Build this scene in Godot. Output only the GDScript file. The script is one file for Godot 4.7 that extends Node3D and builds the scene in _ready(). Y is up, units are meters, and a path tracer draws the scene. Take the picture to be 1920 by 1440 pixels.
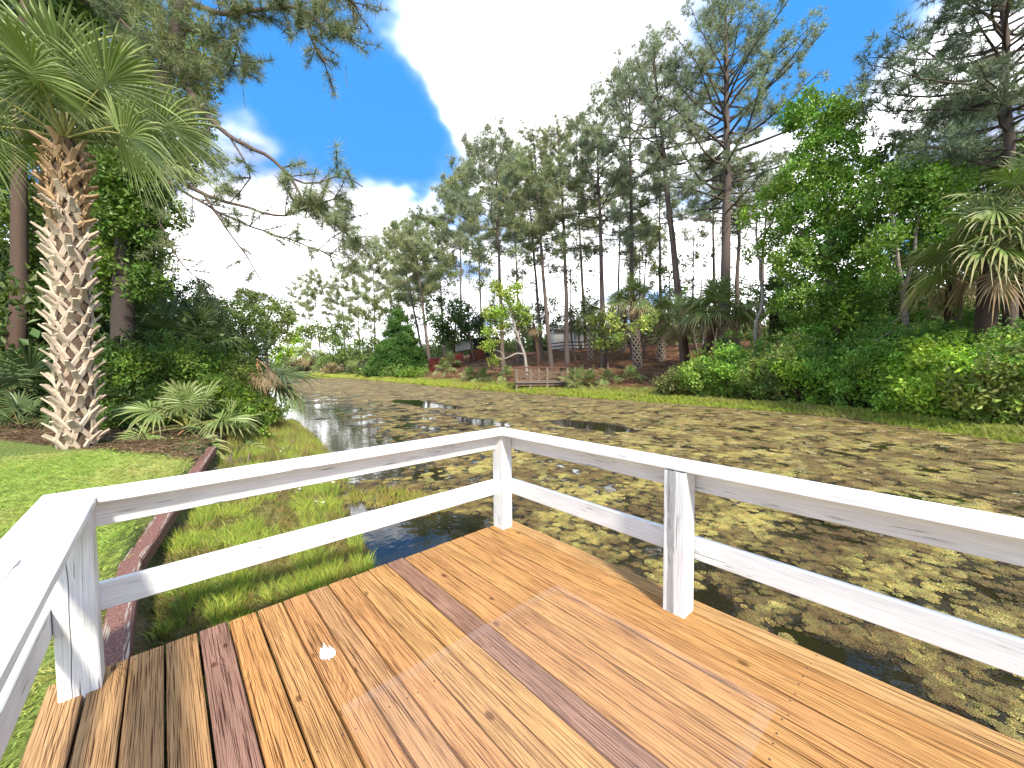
extends Node3D
# A white railed wooden deck over an overgrown canal, with pines, sabal palms and scrub on both banks.
# Deck axes: DA runs along the front edge (to the right and away), DB along the planks (away and to the left).
# Things on the banks are surveyed by bearing (the photograph's column) and distance from the deck, then built at real size.

const EYE := 1.53
const DA := Vector3(0.74665, 0, -0.66521)
const DB := Vector3(-0.66550, 0, -0.74639)
const WATER := -0.55
var cam_basis := Basis(Vector3(0.99995, -0.0095, 0.00047), Vector3(0.00951, 0.99873, -0.04953), Vector3(0.0, 0.04953, 0.99877))
var rng := RandomNumberGenerator.new()
var used := {}
var M := {}
var W := {}
var noise := FastNoiseLite.new()

# ------------------------------------------------------------------ shapes
class Shape:
	var v := PackedVector3Array()
	var n := PackedVector3Array()
	var c := PackedColorArray()
	var t := PackedVector2Array()
	var i := PackedInt32Array()

	func tri(a: Vector3, b: Vector3, d: Vector3, col: Color) -> void:
		var nn := (d - a).cross(b - a).normalized()
		var k := v.size()
		v.append(a); v.append(b); v.append(d)
		n.append(nn); n.append(nn); n.append(nn)
		c.append(col); c.append(col); c.append(col)
		t.append(Vector2(a.x, a.z)); t.append(Vector2(b.x, b.z)); t.append(Vector2(d.x, d.z))
		i.append(k); i.append(k + 1); i.append(k + 2)

	func quad(a: Vector3, b: Vector3, d: Vector3, e: Vector3, out: Vector3, col: Color, ta := Vector2.ZERO, tb := Vector2.ZERO, td := Vector2.ZERO, te := Vector2.ZERO) -> void:
		var nn := (d - a).cross(b - a)
		var k := v.size()
		v.append(a); v.append(b); v.append(d); v.append(e)
		var turned := nn.dot(out) < 0.0
		nn = (-nn if turned else nn).normalized()
		for q in 4:
			n.append(nn)
			c.append(col)
		t.append(ta); t.append(tb); t.append(td); t.append(te)
		if turned:
			i.append_array([k, k + 2, k + 1, k, k + 3, k + 2])
		else:
			i.append_array([k, k + 1, k + 2, k, k + 2, k + 3])

	func leaf(p: Vector3, along: Vector3, side: Vector3, length: float, width: float, col: Color) -> void:
		var mid := p + along * (length * 0.45)
		var tip := p + along * length
		var up := along.cross(side) * (width * 0.25)
		tri(p, mid + side * (width * 0.5) + up, tip, col)
		tri(p, tip, mid - side * (width * 0.5) + up, col)

	func tube(path: Array, radii: Array, sides: int, col: Color, uv := 1.0, cap := true) -> void:
		var u := Vector3.ZERO
		var k0 := v.size()
		var run := 0.0
		for j in path.size():
			var d: Vector3 = (path[mini(j + 1, path.size() - 1)] - path[maxi(j - 1, 0)]).normalized()
			if j == 0:
				u = d.cross(Vector3.RIGHT if absf(d.x) < 0.8 else Vector3.FORWARD).normalized()
			else:
				u = (u - d * u.dot(d)).normalized()
				run += path[j].distance_to(path[j - 1])
			var w := d.cross(u)
			for k in sides + 1:
				var a := TAU * k / sides
				var o := u * cos(a) + w * sin(a)
				v.append(path[j] + o * radii[j])
				n.append(o)
				c.append(col)
				t.append(Vector2(float(k) / sides * uv, run * uv))
		for j in path.size() - 1:
			for k in sides:
				var a := k0 + j * (sides + 1) + k
				var b := a + 1
				var e := a + sides + 1
				i.append_array([a, e, b, b, e, e + 1])
		if cap:
			var m := v.size()
			var last := k0 + (path.size() - 1) * (sides + 1)
			var d2: Vector3 = (path[-1] - path[-2]).normalized()
			v.append(path[-1] + d2 * (radii[-1] * 0.3)); n.append(d2); c.append(col); t.append(Vector2.ZERO)
			for k in sides:
				i.append_array([last + k, m, last + k + 1])

	# a flat strap swept along a path, side lying across it
	func strap(path: Array, wide: Array, thick: Array, side: Vector3, col: Color) -> void:
		var rings := []
		for j in path.size():
			var d: Vector3 = (path[mini(j + 1, path.size() - 1)] - path[maxi(j - 1, 0)]).normalized()
			var s := (side - d * side.dot(d)).normalized()
			var o := d.cross(s)
			var x: Vector3 = s * (wide[j] * 0.5)
			var y: Vector3 = o * (thick[j] * 0.5)
			rings.append([path[j] - x - y, path[j] - x * 0.75 + y, path[j] + x * 0.75 + y, path[j] + x - y])
		for j in path.size() - 1:
			for k in 4:
				var a: Array = rings[j]
				var b: Array = rings[j + 1]
				var k2 := (k + 1) % 4
				quad(a[k], b[k], b[k2], a[k2], (a[k] + a[k2]) * 0.5 - path[j], col)
		var e: Array = rings[-1]
		quad(e[0], e[1], e[2], e[3], path[-1] - path[-2], shade_(col, 1.1))

	func shade_(col: Color, k: float) -> Color:
		return Color(col.r * k, col.g * k, col.b * k)

	# a straight board of chamfered section; u lies across it, w is its upper side
	func bar(p0: Vector3, p1: Vector3, u: Vector3, w: Vector3, wide0: float, wide1: float, high: float, ch: float, col: Color, uvo := Vector2.ZERO, flip := 1.0) -> void:
		var hx := 0.5
		var hy := high * 0.5
		var ring := func(p: Vector3, wide: float) -> Array:
			var x := wide * hx
			return [p - u * (x - ch) + w * hy, p + u * (x - ch) + w * hy, p + u * x + w * (hy - ch), p + u * x - w * (hy - ch), p + u * (x - ch) - w * hy, p - u * (x - ch) - w * hy, p - u * x - w * (hy - ch), p - u * x + w * (hy - ch)]
		var a: Array = ring.call(p0, wide0)
		var b: Array = ring.call(p1, wide1)
		var long := p0.distance_to(p1) / 4.0
		var run := uvo.y
		for k in 8:
			var k2 := (k + 1) % 8
			var mid: Vector3 = (a[k] + a[k2]) * 0.5 - p0
			var step: float = a[k].distance_to(a[k2]) / 1.2
			var u0 := uvo.x
			var u1 := uvo.x + long * flip
			quad(a[k], b[k], b[k2], a[k2], mid, col, Vector2(u0, run), Vector2(u1, run), Vector2(u1, run + step), Vector2(u0, run + step))
			run += step
		var ax := (p1 - p0).normalized()
		for k in range(1, 7):
			_end(a[0], a[k], a[k + 1], -ax, col, uvo)
			_end(b[0], b[k], b[k + 1], ax, col, uvo)

	func _end(a: Vector3, b: Vector3, d: Vector3, out: Vector3, col: Color, uvo: Vector2) -> void:
		if (d - a).cross(b - a).dot(out) < 0.0:
			tri(a, d, b, col)
		else:
			tri(a, b, d, col)
		for q in 3:
			t[t.size() - 1 - q] = uvo + Vector2(0.002 * q, 0.01 * q)

	# an upright prism over an outline, its rings shifted a little by wob
	func prism(outline: Array, rings: Array, x: Vector3, z: Vector3, at: Vector3, col: Color, wob: Callable, uvo := Vector2.ZERO) -> void:
		var m := outline.size()
		var levels := []
		for y in rings:
			var ring := []
			for k in m:
				var p: Vector2 = outline[k] + wob.call(k, y)
				ring.append(at + x * p.x + z * p.y + Vector3.UP * y)
			levels.append(ring)
		var mid := Vector2.ZERO
		for p in outline:
			mid += p / m
		for j in rings.size() - 1:
			var run := uvo.y
			for k in m:
				var k2 := (k + 1) % m
				var e: Vector2 = outline[k2] - outline[k]
				var o := x * e.y - z * e.x
				var step: float = e.length() / 1.2
				var u0: float = uvo.x + rings[j] / 4.0
				var u1: float = uvo.x + rings[j + 1] / 4.0
				quad(levels[j][k], levels[j + 1][k], levels[j + 1][k2], levels[j][k2], o, col, Vector2(u0, run), Vector2(u1, run), Vector2(u1, run + step), Vector2(u0, run + step))
				run += step
		var flat := PackedVector2Array()
		for p in outline:
			flat.append(p)
		var f := Geometry2D.triangulate_polygon(flat)
		for k in range(0, f.size(), 3):
			_end(levels[-1][f[k]], levels[-1][f[k + 1]], levels[-1][f[k + 2]], Vector3.UP, col, uvo)
			_end(levels[0][f[k]], levels[0][f[k + 1]], levels[0][f[k + 2]], Vector3.DOWN, col, uvo)

	func mesh() -> ArrayMesh:
		var a := []
		a.resize(Mesh.ARRAY_MAX)
		a[Mesh.ARRAY_VERTEX] = v
		a[Mesh.ARRAY_NORMAL] = n
		a[Mesh.ARRAY_COLOR] = c
		a[Mesh.ARRAY_TEX_UV] = t
		a[Mesh.ARRAY_INDEX] = i
		var m := ArrayMesh.new()
		m.add_surface_from_arrays(Mesh.PRIMITIVE_TRIANGLES, a)
		return m

# ------------------------------------------------------------------ scene tree helpers
func numbered(parent: Node, called: String) -> String:
	var key := "%d/%s" % [parent.get_instance_id(), called]
	var k: int = used.get(key, 0)
	used[key] = k + 1
	return called if k == 0 else "%s_%03d" % [called, k]

func tag(o: Node, label: String, category: String, group := "", kind := "") -> void:
	if label: o.set_meta("label", label)
	if category: o.set_meta("category", category)
	if group: o.set_meta("group", group)
	if kind: o.set_meta("kind", kind)

func thing(called: String, label: String, category: String, at: Vector3, group := "") -> Node3D:
	var o := Node3D.new()
	o.name = numbered(self, called)
	o.position = at
	add_child(o, true)
	tag(o, label, category, group)
	return o

# a mesh in world coordinates, hung under its thing
func part(called: String, s, m: Material, parent: Node3D, back := Vector3.INF) -> MeshInstance3D:
	var o := MeshInstance3D.new()
	o.name = numbered(parent, called)
	o.mesh = s.mesh() if s is Shape else s
	o.material_override = m
	if parent != self:
		o.position = -parent.position if back == Vector3.INF else back
	parent.add_child(o, true)
	return o

func copies(called: String, mesh: Mesh, m: Material, xf: Array, cols: PackedColorArray, parent: Node3D) -> MultiMeshInstance3D:
	var mm := MultiMesh.new()
	mm.transform_format = MultiMesh.TRANSFORM_3D
	mm.use_colors = true
	mm.mesh = mesh
	mm.instance_count = xf.size()
	for k in xf.size():
		mm.set_instance_transform(k, xf[k])
		mm.set_instance_color(k, cols[k])
	var o := MultiMeshInstance3D.new()
	o.name = numbered(parent, called)
	o.multimesh = mm
	o.material_override = m
	if parent != self:
		o.position = -parent.position
	o.set_meta("kind", "stuff")
	parent.add_child(o, true)
	return o

func rr(a: float, b: float) -> float:
	return rng.randf_range(a, b)

func ball() -> Vector3:
	var z := rr(-1, 1)
	var a := rr(0, TAU)
	var q := sqrt(1.0 - z * z)
	return Vector3(q * cos(a), z, q * sin(a))

func turn_to(up: Vector3, spin: float) -> Basis:
	var y := up.normalized()
	var x := y.cross(Vector3.RIGHT if absf(y.x) < 0.9 else Vector3.BACK).normalized()
	return Basis(x, y, x.cross(y)) * Basis(Vector3.UP, spin)

func shade(c: Color, k: float) -> Color:
	return Color(c.r * k, c.g * k, c.b * k)

func jitter(c: Color, k := 0.25) -> Color:
	var f := 1.0 + rr(-k, k)
	return Color(c.r * f * (1.0 + rr(-k, k) * 0.5), c.g * f, c.b * f * (1.0 + rr(-k, k) * 0.4))

# ------------------------------------------------------------------ survey
func ab(p: Vector3) -> Vector2:
	return Vector2(p.dot(DA), p.dot(DB))

func curve(x: float, ks: Array) -> float:
	if x <= ks[0][0]: return ks[0][1]
	for k in ks.size() - 1:
		if x < ks[k + 1][0]:
			return lerpf(ks[k][1], ks[k + 1][1], (x - ks[k][0]) / (ks[k + 1][0] - ks[k][0]))
	return ks[-1][1]

const SHORE_NEAR := [[-30, 2.6], [-3, 1.6], [2.5, 1.25], [4, 1.5], [6.5, 2.05], [10, 2.6], [17, 3.4], [26, 4.7], [40, 6.5], [95, 13], [150, 21], [220, 40]]
const SHORE_FAR := [[-40, 9], [-8, 13.5], [-1.3, 15.84], [-0.3, 16.6], [0.8, 17.5], [2.2, 18.6], [4, 19.15], [10, 19.4], [27, 19.5], [37, 20.75], [56, 22.7], [75, 24.3], [126, 29.1], [176, 32.1], [220, 34]]
const TIMBER := [[-6, -0.3], [4, -0.3], [5.3, -0.16], [6.04, 0.04], [7.88, 0.4], [8.79, 0.6], [12, 1.2]]

func ground(a: float, b: float) -> float:
	var dl := curve(b, SHORE_NEAR) - a
	var dr := a - curve(b, SHORE_FAR)
	var de := b - 150.0
	var rough := noise.get_noise_2d(a * 6.0, b * 6.0)
	if dr > 0.0 or de > 0.0 and dl < 0.0:
		var d := maxf(dr, 0.0) if de <= 0.0 else maxf(maxf(dr, 0.0), minf(de, 8.0))
		var h := WATER + 0.22 * smoothstep(0.0, 0.8, d) + rough * 0.06
		return h + 0.225 * clampf(d - 2.5, 0.0, 16.5) * (1.0 + 0.05 * rough)
	if dl > 0.0:
		var marsh := WATER + 0.08 * smoothstep(0.0, 0.3, dl) + 0.12 * smoothstep(0.2, 1.6, dl) + rough * 0.04
		var lawn := -0.12 + 0.05 * clampf(b - 3.0, -3.0, 8.0) + 0.03 * clampf(-a, 0.0, 8.0) + rough * 0.012
		var at := curve(b, TIMBER)
		var k := smoothstep(0.1, -0.08, a - at)
		k = lerpf(k, smoothstep(0.3, 2.2, dl), smoothstep(8.5, 10.5, b))
		return lerpf(marsh, lawn, k)
	return WATER - 0.35 * smoothstep(0.0, 1.2, minf(-dl, -dr))

func on_ground(p: Vector3) -> Vector3:
	var q := ab(p)
	return Vector3(p.x, ground(q.x, q.y), p.z)

func sight(px: float, py: float, f: float) -> Vector3:
	var r := cam_basis * Vector3(px - 960.0, 720.0 - py, -730.0)
	r *= f / -r.z
	return Vector3(0, EYE, 0) + r

func stand(px: float, f: float) -> Vector3:
	return on_ground(sight(px, 690.0, f))

# the distance at which the bearing px stands dr metres behind the far shore
func far_at(px: float, dr: float) -> float:
	var s := (px - 960.0) / 730.0
	var f := 30.0
	for k in 12:
		f = (curve(f * (0.74639 - 0.6655 * s), SHORE_FAR) + dr) / (0.74665 * s + 0.66521)
	return f

# ------------------------------------------------------------------ textures and materials
func picture(w: int, h: int, data: PackedByteArray) -> ImageTexture:
	return ImageTexture.create_from_image(Image.create_from_data(w, h, false, Image.FORMAT_RGB8, data))

func wood_grain() -> ImageTexture:
	var n1 := FastNoiseLite.new(); n1.seed = 3; n1.frequency = 1.0; n1.fractal_octaves = 2
	var n2 := FastNoiseLite.new(); n2.seed = 9; n2.frequency = 1.0; n2.fractal_octaves = 2
	var knots := []
	rng.seed = 41
	for k in 13:
		knots.append([rr(0, 4), rr(0, 1.2), rr(0.012, 0.024)])
	var w := 1024
	var h := 1024
	var data := PackedByteArray()
	data.resize(w * h * 3)
	var at := 0
	for y in h:
		var v := y / float(h) * 1.2
		var strip := floorf(v / 0.15)
		var near := []
		for k in knots:
			if absf(k[1] - v) < 0.08: near.append(k)
		for x in w:
			var u := x / float(w) * 4.0
			var warp := n1.get_noise_2d(u * 0.7 + strip * 7.0, v * 5.0)
			var fine := n2.get_noise_2d(u * 3.0, v * 430.0)
			var blotch := n1.get_noise_2d(u * 1.6 + 50.0, v * 9.0 + 30.0)
			var crack := n2.get_noise_2d(u * 1.5 + 90.0, v * 230.0 + 20.0)
			var g := v * 110.0 + warp * 5.5
			var knot := 0.0
			for k in near:
				var du: float = (u - k[0]) / 1.9
				var dv: float = v - k[1]
				var d := sqrt(du * du + dv * dv)
				g += 2.6 * exp(-d * d / 0.0016)
				knot = maxf(knot, smoothstep(k[2], k[2] * 0.35, d))
			var ring := 0.5 + 0.5 * sin(g * TAU)
			var m := 0.95 - 0.15 * ring * ring * ring + 0.16 * fine + 0.08 * blotch
			var dark := clampf(smoothstep(0.24, 0.44, crack) * 0.85 + knot * 0.5 + smoothstep(0.3, 0.7, blotch) * smoothstep(0.0, 0.4, fine) * 0.35, 0.0, 1.0)
			data[at] = clampi(int(255.0 * m * (1.0 - 0.68 * dark)), 0, 255)
			data[at + 1] = clampi(int(255.0 * m * (1.0 - 0.76 * dark)), 0, 255)
			data[at + 2] = clampi(int(255.0 * m * (1.0 - 0.78 * dark)), 0, 255)
			at += 3
	return picture(w, h, data)

func paint_brushed() -> ImageTexture:
	var n1 := FastNoiseLite.new(); n1.seed = 13; n1.frequency = 1.0; n1.fractal_octaves = 3
	var w := 1024
	var h := 512
	var data := PackedByteArray()
	data.resize(w * h * 3)
	var at := 0
	for y in h:
		var v := y / float(h) * 1.2
		for x in w:
			var u := x / float(w) * 4.0
			var fine := n1.get_noise_2d(u * 3.0, v * 190.0)
			var low := n1.get_noise_2d(u * 1.3 + 40.0, v * 5.0)
			var crack := n1.get_noise_2d(u * 2.2 + 11.0, v * 75.0 + 7.0)
			var worn := smoothstep(0.40, 0.54, crack) * smoothstep(0.08, 0.3, low)
			var m := 0.95 + 0.11 * fine - 0.10 * maxf(low, 0.0)
			m *= 1.0 - 0.55 * worn
			data[at] = clampi(int(255.0 * m * 0.985), 0, 255)
			data[at + 1] = clampi(int(255.0 * m * 0.995), 0, 255)
			data[at + 2] = clampi(int(255.0 * m), 0, 255)
			at += 3
	return picture(w, h, data)

func mottle(seed_: int, freq: float, lo: float, hi: float, octaves := 4) -> NoiseTexture2D:
	var f := FastNoiseLite.new()
	f.seed = seed_
	f.frequency = freq
	f.fractal_octaves = octaves
	var g := Gradient.new()
	g.set_color(0, Color(lo, lo, lo))
	g.set_color(1, Color(hi, hi, hi))
	var t := NoiseTexture2D.new()
	t.width = 512
	t.height = 512
	t.seamless = true
	t.noise = f
	t.color_ramp = g
	return t

func material(rough: float, spec := 0.5) -> StandardMaterial3D:
	var m := StandardMaterial3D.new()
	m.vertex_color_use_as_albedo = true
	m.roughness = rough
	m.metallic_specular = spec
	return m

func leafy(rough: float, light: Color) -> StandardMaterial3D:
	var m := material(rough, 0.4)
	m.backlight_enabled = true
	m.backlight = light
	m.cull_mode = BaseMaterial3D.CULL_DISABLED
	return m

func triplanar(m: StandardMaterial3D, t: Texture2D, scale: Vector3, bump := 0.0, world := true) -> StandardMaterial3D:
	m.albedo_texture = t
	m.uv1_triplanar = true
	m.uv1_world_triplanar = world
	m.uv1_scale = scale
	if bump > 0.0:
		m.heightmap_enabled = true
		m.heightmap_texture = t
		m.heightmap_scale = bump
	return m

func make_materials() -> void:
	var grain := wood_grain()
	var brushed := paint_brushed()
	var coarse := mottle(5, 0.02, 0.55, 1.0)
	var fine := mottle(8, 0.05, 0.45, 1.0, 5)
	var plank := material(0.85, 0.25)
	plank.albedo_texture = grain
	plank.heightmap_enabled = true
	plank.heightmap_texture = grain
	plank.heightmap_scale = 0.25
	M.plank = plank
	var white := material(0.5, 0.5)
	white.albedo_texture = brushed
	white.heightmap_enabled = true
	white.heightmap_texture = brushed
	white.heightmap_scale = 0.12
	M.white = white
	M.plain = material(0.7)
	M.soil = triplanar(material(0.95, 0.3), fine, Vector3(0.9, 0.9, 0.9), 2.0)
	M.bark = triplanar(material(0.9, 0.3), fine, Vector3(4.0, 0.9, 4.0), 2.5, false)
	M.smooth_bark = triplanar(material(0.85, 0.3), coarse, Vector3(2.0, 1.2, 2.0), 0.4, false)
	M.boot = triplanar(material(0.8, 0.35), mottle(18, 0.05, 0.68, 1.0, 5), Vector3(5.0, 2.0, 5.0), 0.5, false)
	M.timber = triplanar(material(0.8, 0.4), fine, Vector3(2.0, 2.0, 2.0), 0.8)
	M.leaf = leafy(0.48, Color(0.7, 0.75, 0.3))
	M.needle = leafy(0.55, Color(0.5, 0.55, 0.32))
	M.frond = leafy(0.42, Color(0.4, 0.48, 0.18))
	M.grass = leafy(0.6, Color(0.6, 0.65, 0.25))
	M.algae = material(0.55, 0.4)
	var water := StandardMaterial3D.new()
	water.albedo_color = Color(0.016, 0.014, 0.006).linear_to_srgb()
	water.roughness = 0.03
	water.metallic_specular = 0.5
	water.heightmap_enabled = true
	water.heightmap_texture = coarse
	water.heightmap_scale = 0.35
	water.uv1_triplanar = true
	water.uv1_world_triplanar = true
	water.uv1_scale = Vector3(0.35, 0.35, 0.35)
	M.water = water
	var overlay := StandardMaterial3D.new()
	overlay.albedo_color = Color(0.86, 0.80, 0.83, 0.018)
	overlay.transparency = BaseMaterial3D.TRANSPARENCY_ALPHA
	overlay.roughness = 0.4
	M.overlay = overlay
	var border := overlay.duplicate()
	border.albedo_color = Color(0.86, 0.83, 0.85, 0.032)
	M.border = border

# ------------------------------------------------------------------ sky
func sky_picture() -> ImageTexture:
	var w := 1536
	var h := 768
	var f := FastNoiseLite.new(); f.seed = 21; f.frequency = 1.0; f.fractal_octaves = 6; f.fractal_gain = 0.52
	var banks := []   # [towards, size, share]: where clouds (or gaps) stand
	for b in [[1010, -40, 330, 0.6], [960, 110, 150, 0.6], [930, 215, 110, 0.5], [1120, 160, 150, 0.6], [800, 20, 120, 0.35], [1680, 190, 110, 0.7], [1790, 110, 90, 0.5], [1560, 250, 90, 0.35], [1640, 30, 110, 0.16], [440, 340, 90, 0.6], [500, 470, 150, 0.8], [350, 480, 130, 0.7], [770, 395, 70, 0.6], [690, 385, 60, 0.6], [450, 235, 40, 0.35], [1720, 330, 120, 0.6], [330, 120, 90, 0.5], [1440, 400, 160, 0.6], [1000, 420, 300, 0.75], [1850, 60, 100, 0.5],
			[640, 190, 180, -0.55], [560, 120, 140, -0.45], [760, 310, 95, -0.6], [700, 130, 70, -0.4], [1590, 110, 100, -0.5], [1480, 250, 120, -0.7], [1330, 200, 120, -0.45], [800, 230, 60, -0.4], [1480, 130, 90, -0.45]]:
		banks.append([(sight(b[0], b[1], 1.0) - Vector3(0, EYE, 0)).normalized(), b[2] / 730.0, b[3]])
	var data := PackedFloat32Array()
	data.resize(w * h * 3)
	for y in h:
		var phi := (0.5 - (y + 0.5) / h) * PI
		var up := sin(phi)
		for x in w:
			var th := (x + 0.5) / w * TAU
			var d := Vector3(sin(th) * cos(phi), up, -cos(th) * cos(phi))
			var col := Color(0.5, 0.54, 0.56)
			if up > -0.02:
				var e := maxf(up, 0.0)
				var q := 1.0 / (e + 0.22)
				var n := f.get_noise_3d(d.x * q * 1.25, 0.5 * q, d.z * q * 1.25)
				var big := 0.0
				if d.z < 0.0:
					for b in banks:
						var c: float = d.dot(b[0])
						if c > 0.72:
							var r: float = acos(minf(c, 1.0)) / b[1]
							if r < 1.6:
								big += b[2] * smoothstep(1.6, 0.2, r)
				var cover := n * 2.1 + big * 0.9 - 0.04 + 1.05 * smoothstep(0.34, 0.04, e)
				var cloud := smoothstep(-0.05, 0.95, cover)
				var thin := smoothstep(-0.4, 0.5, cover) * 0.08
				var blue := Color(0.016, 0.082, 0.208).lerp(Color(0.06, 0.14, 0.25), pow(1.0 - e, 5.0))
				var n2 := f.get_noise_3d(d.x * q * 1.3 + 20.0, 0.5 * q, d.z * q * 1.3)
				var grey := clampf(n2 * 2.2 + 0.12, 0.0, 0.9) * smoothstep(1.9, 0.5, cover)
				var white := Color(0.70, 0.70, 0.71).lerp(Color(0.13, 0.135, 0.19), clampf(grey, 0.0, 1.0))
				col = blue.lerp(white, clampf(cloud + thin, 0.0, 1.0))
			var k := (y * w + x) * 3
			data[k] = col.r
			data[k + 1] = col.g
			data[k + 2] = col.b
	return ImageTexture.create_from_image(Image.create_from_data(w, h, false, Image.FORMAT_RGBF, data.to_byte_array()))

# ------------------------------------------------------------------ foliage shapes (unit size)
func needle_tuft(count: int, width: float, spread: float, seed_: int) -> ArrayMesh:
	rng.seed = seed_
	var s := Shape.new()
	for k in count:
		var d := ball()
		d = (Vector3.UP * spread + d * 0.95).normalized()
		var side := d.cross(ball()).normalized()
		var g := rr(0.75, 1.15)
		var long := rr(0.75, 1.0)
		var p := d * 0.05
		s.tri(p - side * width * 0.5, p + d * long - Vector3.UP * 0.0, p + side * width * 0.5, Color(g, g, g * rr(0.85, 1.1)))
	return s.mesh()

func leaf_clump(count: int, size: float, seed_: int, flat := 0.35) -> ArrayMesh:
	rng.seed = seed_
	var s := Shape.new()
	for k in count:
		var p := ball() * pow(rr(0, 1), 0.45)
		p.y *= 0.75
		var nrm := (ball() + Vector3.UP * flat + p * 0.8).normalized()
		var d := nrm.cross(ball()).normalized()
		var g := rr(0.7, 1.25)
		s.leaf(p, d, nrm.cross(d), size * rr(0.7, 1.2), size * rr(0.42, 0.6), Color(g * rr(0.9, 1.15), g, g * rr(0.7, 1.1)))
	return s.mesh()

func grass_tuft(count: int, width: float, lean: float, seed_: int, root := 0.35) -> ArrayMesh:
	rng.seed = seed_
	var s := Shape.new()
	for k in count:
		var a := rr(0, TAU)
		var p := Vector3(cos(a), 0, sin(a)) * root * sqrt(rr(0, 1))
		var d := Vector3(cos(a) * lean * rr(0.1, 1.0), 1.0, sin(a) * lean * rr(0.1, 1.0)).normalized()
		var side := d.cross(Vector3(cos(a + 1.3), 0.2, sin(a + 1.3))).normalized() * width * 0.5
		var h := rr(0.55, 1.0)
		var out := Vector3(cos(a), 0, sin(a)) * lean * 0.35 * h
		var m := p + d * h * 0.55
		var tip := p + d * h + out - Vector3.UP * lean * 0.12
		var g := rr(0.75, 1.2)
		var col := Color(g * rr(0.9, 1.2), g, g * 0.9)
		var low := Color(col.r, col.g, col.b)
		s.tri(p - side, m - side * 0.8, p + side, low)
		s.tri(p + side, m - side * 0.8, m + side * 0.8, col)
		s.tri(m - side * 0.8, tip, m + side * 0.8, col)
	return s.mesh()

func flake_mat(count: int, seed_: int) -> ArrayMesh:
	rng.seed = seed_
	var s := Shape.new()
	for k in count:
		var a := rr(0, TAU)
		var q := sqrt(rr(0, 1)) * 0.85
		var c := Vector3(cos(a) * q, rr(0.0, 0.05), sin(a) * q)
		var r := rr(0.04, 0.17)
		var m := 6
		var g := rr(0.6, 1.3)
		var col := Color(g * rr(0.9, 1.1), g, g * rr(0.7, 1.0))
		var tilt := Vector3(rr(-0.16, 0.16), 1, rr(-0.16, 0.16))
		var rim := []
		for j in m:
			var b := TAU * j / m + rr(-0.3, 0.3)
			var e := Vector3(cos(b), 0, sin(b)) * r * rr(0.55, 1.2)
			e.y = -tilt.x * e.x - tilt.z * e.z - 0.04
			rim.append(c + e)
		for j in m:
			s.tri(c + Vector3.UP * 0.03, rim[(j + 1) % m], rim[j], col)
	return s.mesh()

# a fan frond that leaves its trunk towards +X at the angle rise; returns [blade, petiole]
func fan_frond(rise: float, reach: float, radius: float, leaflets: int, segs: int, droop: float, cup: float, green: Color, tip: Color, seed_: int, spread := 2.35, thin := 0.02, roll := 0.0) -> Array:
	rng.seed = seed_
	var blade := Shape.new()
	var stalk := Shape.new()
	var path := []
	var rad := []
	var dir := Vector3(cos(rise), sin(rise), 0)
	for j in 7:
		var s := j / 6.0
		path.append(dir * reach * s + Vector3.DOWN * reach * 0.22 * s * s * cos(rise))
		rad.append(lerpf(thin * 1.5, thin * 0.6, s))
	stalk.tube(path, rad, 5, Color(green.r * 1.3 + 0.02, green.g * 1.05, green.b), 1.0)
	var hub: Vector3 = path[-1]
	var d: Vector3 = (path[-1] - path[-2]).normalized()
	var lat := Vector3.BACK
	var up := lat.cross(d).normalized()
	if up.y < 0.0 and rise < 1.4:
		up = -up
	lat = lat.rotated(d, roll)
	up = up.rotated(d, roll)
	var gap := spread * 2.0 / (leaflets - 1)
	for k in leaflets:
		var th := -spread + gap * k + rr(-0.02, 0.02)
		var away := d * cos(th) + lat * sin(th) + up * cup * absf(sin(th * 0.5))
		away = away.normalized()
		var base := hub + d * radius * 0.22 * maxf(cos(th), 0.0) + Vector3.DOWN * radius * 0.03 * maxf(cos(th), 0.0)
		var long := radius * (0.66 + 0.34 * cos(th * 0.55)) * rr(0.88, 1.06)
		var side := (lat * cos(th) - d * sin(th)).normalized()
		var sag := droop * rr(0.6, 1.5)
		var twist := rr(-0.35, 0.35)
		side = (side + up * twist).normalized()
		var g := rr(0.75, 1.2)
		var last := []
		for j in segs + 1:
			var s := j / float(segs)
			var p := base + away * long * s + Vector3.DOWN * long * sag * s * s * s + Vector3.DOWN * long * 0.06 * s
			var w := 2.0 * long * s * tan(gap * 0.5) * 1.05 if s <= 0.45 else 2.0 * long * 0.45 * tan(gap * 0.5) * 1.05 * (1.0 - (s - 0.45) / 0.55) 
			w = maxf(w, 0.006)
			var now := [p - side * w * 0.5, p - up * w * 0.28, p + side * w * 0.5]
			var col := green.lerp(tip, smoothstep(0.5, 1.0, s) )
			col = Color(col.r * g, col.g * g, col.b * g)
			if j > 0:
				for q in 2:
					blade.tri(last[q], now[q], last[q + 1], col)
					if j < segs or segs < 3:
						blade.tri(last[q + 1], now[q], now[q + 1], col)
			last = now
	return [blade, stalk]

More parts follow.
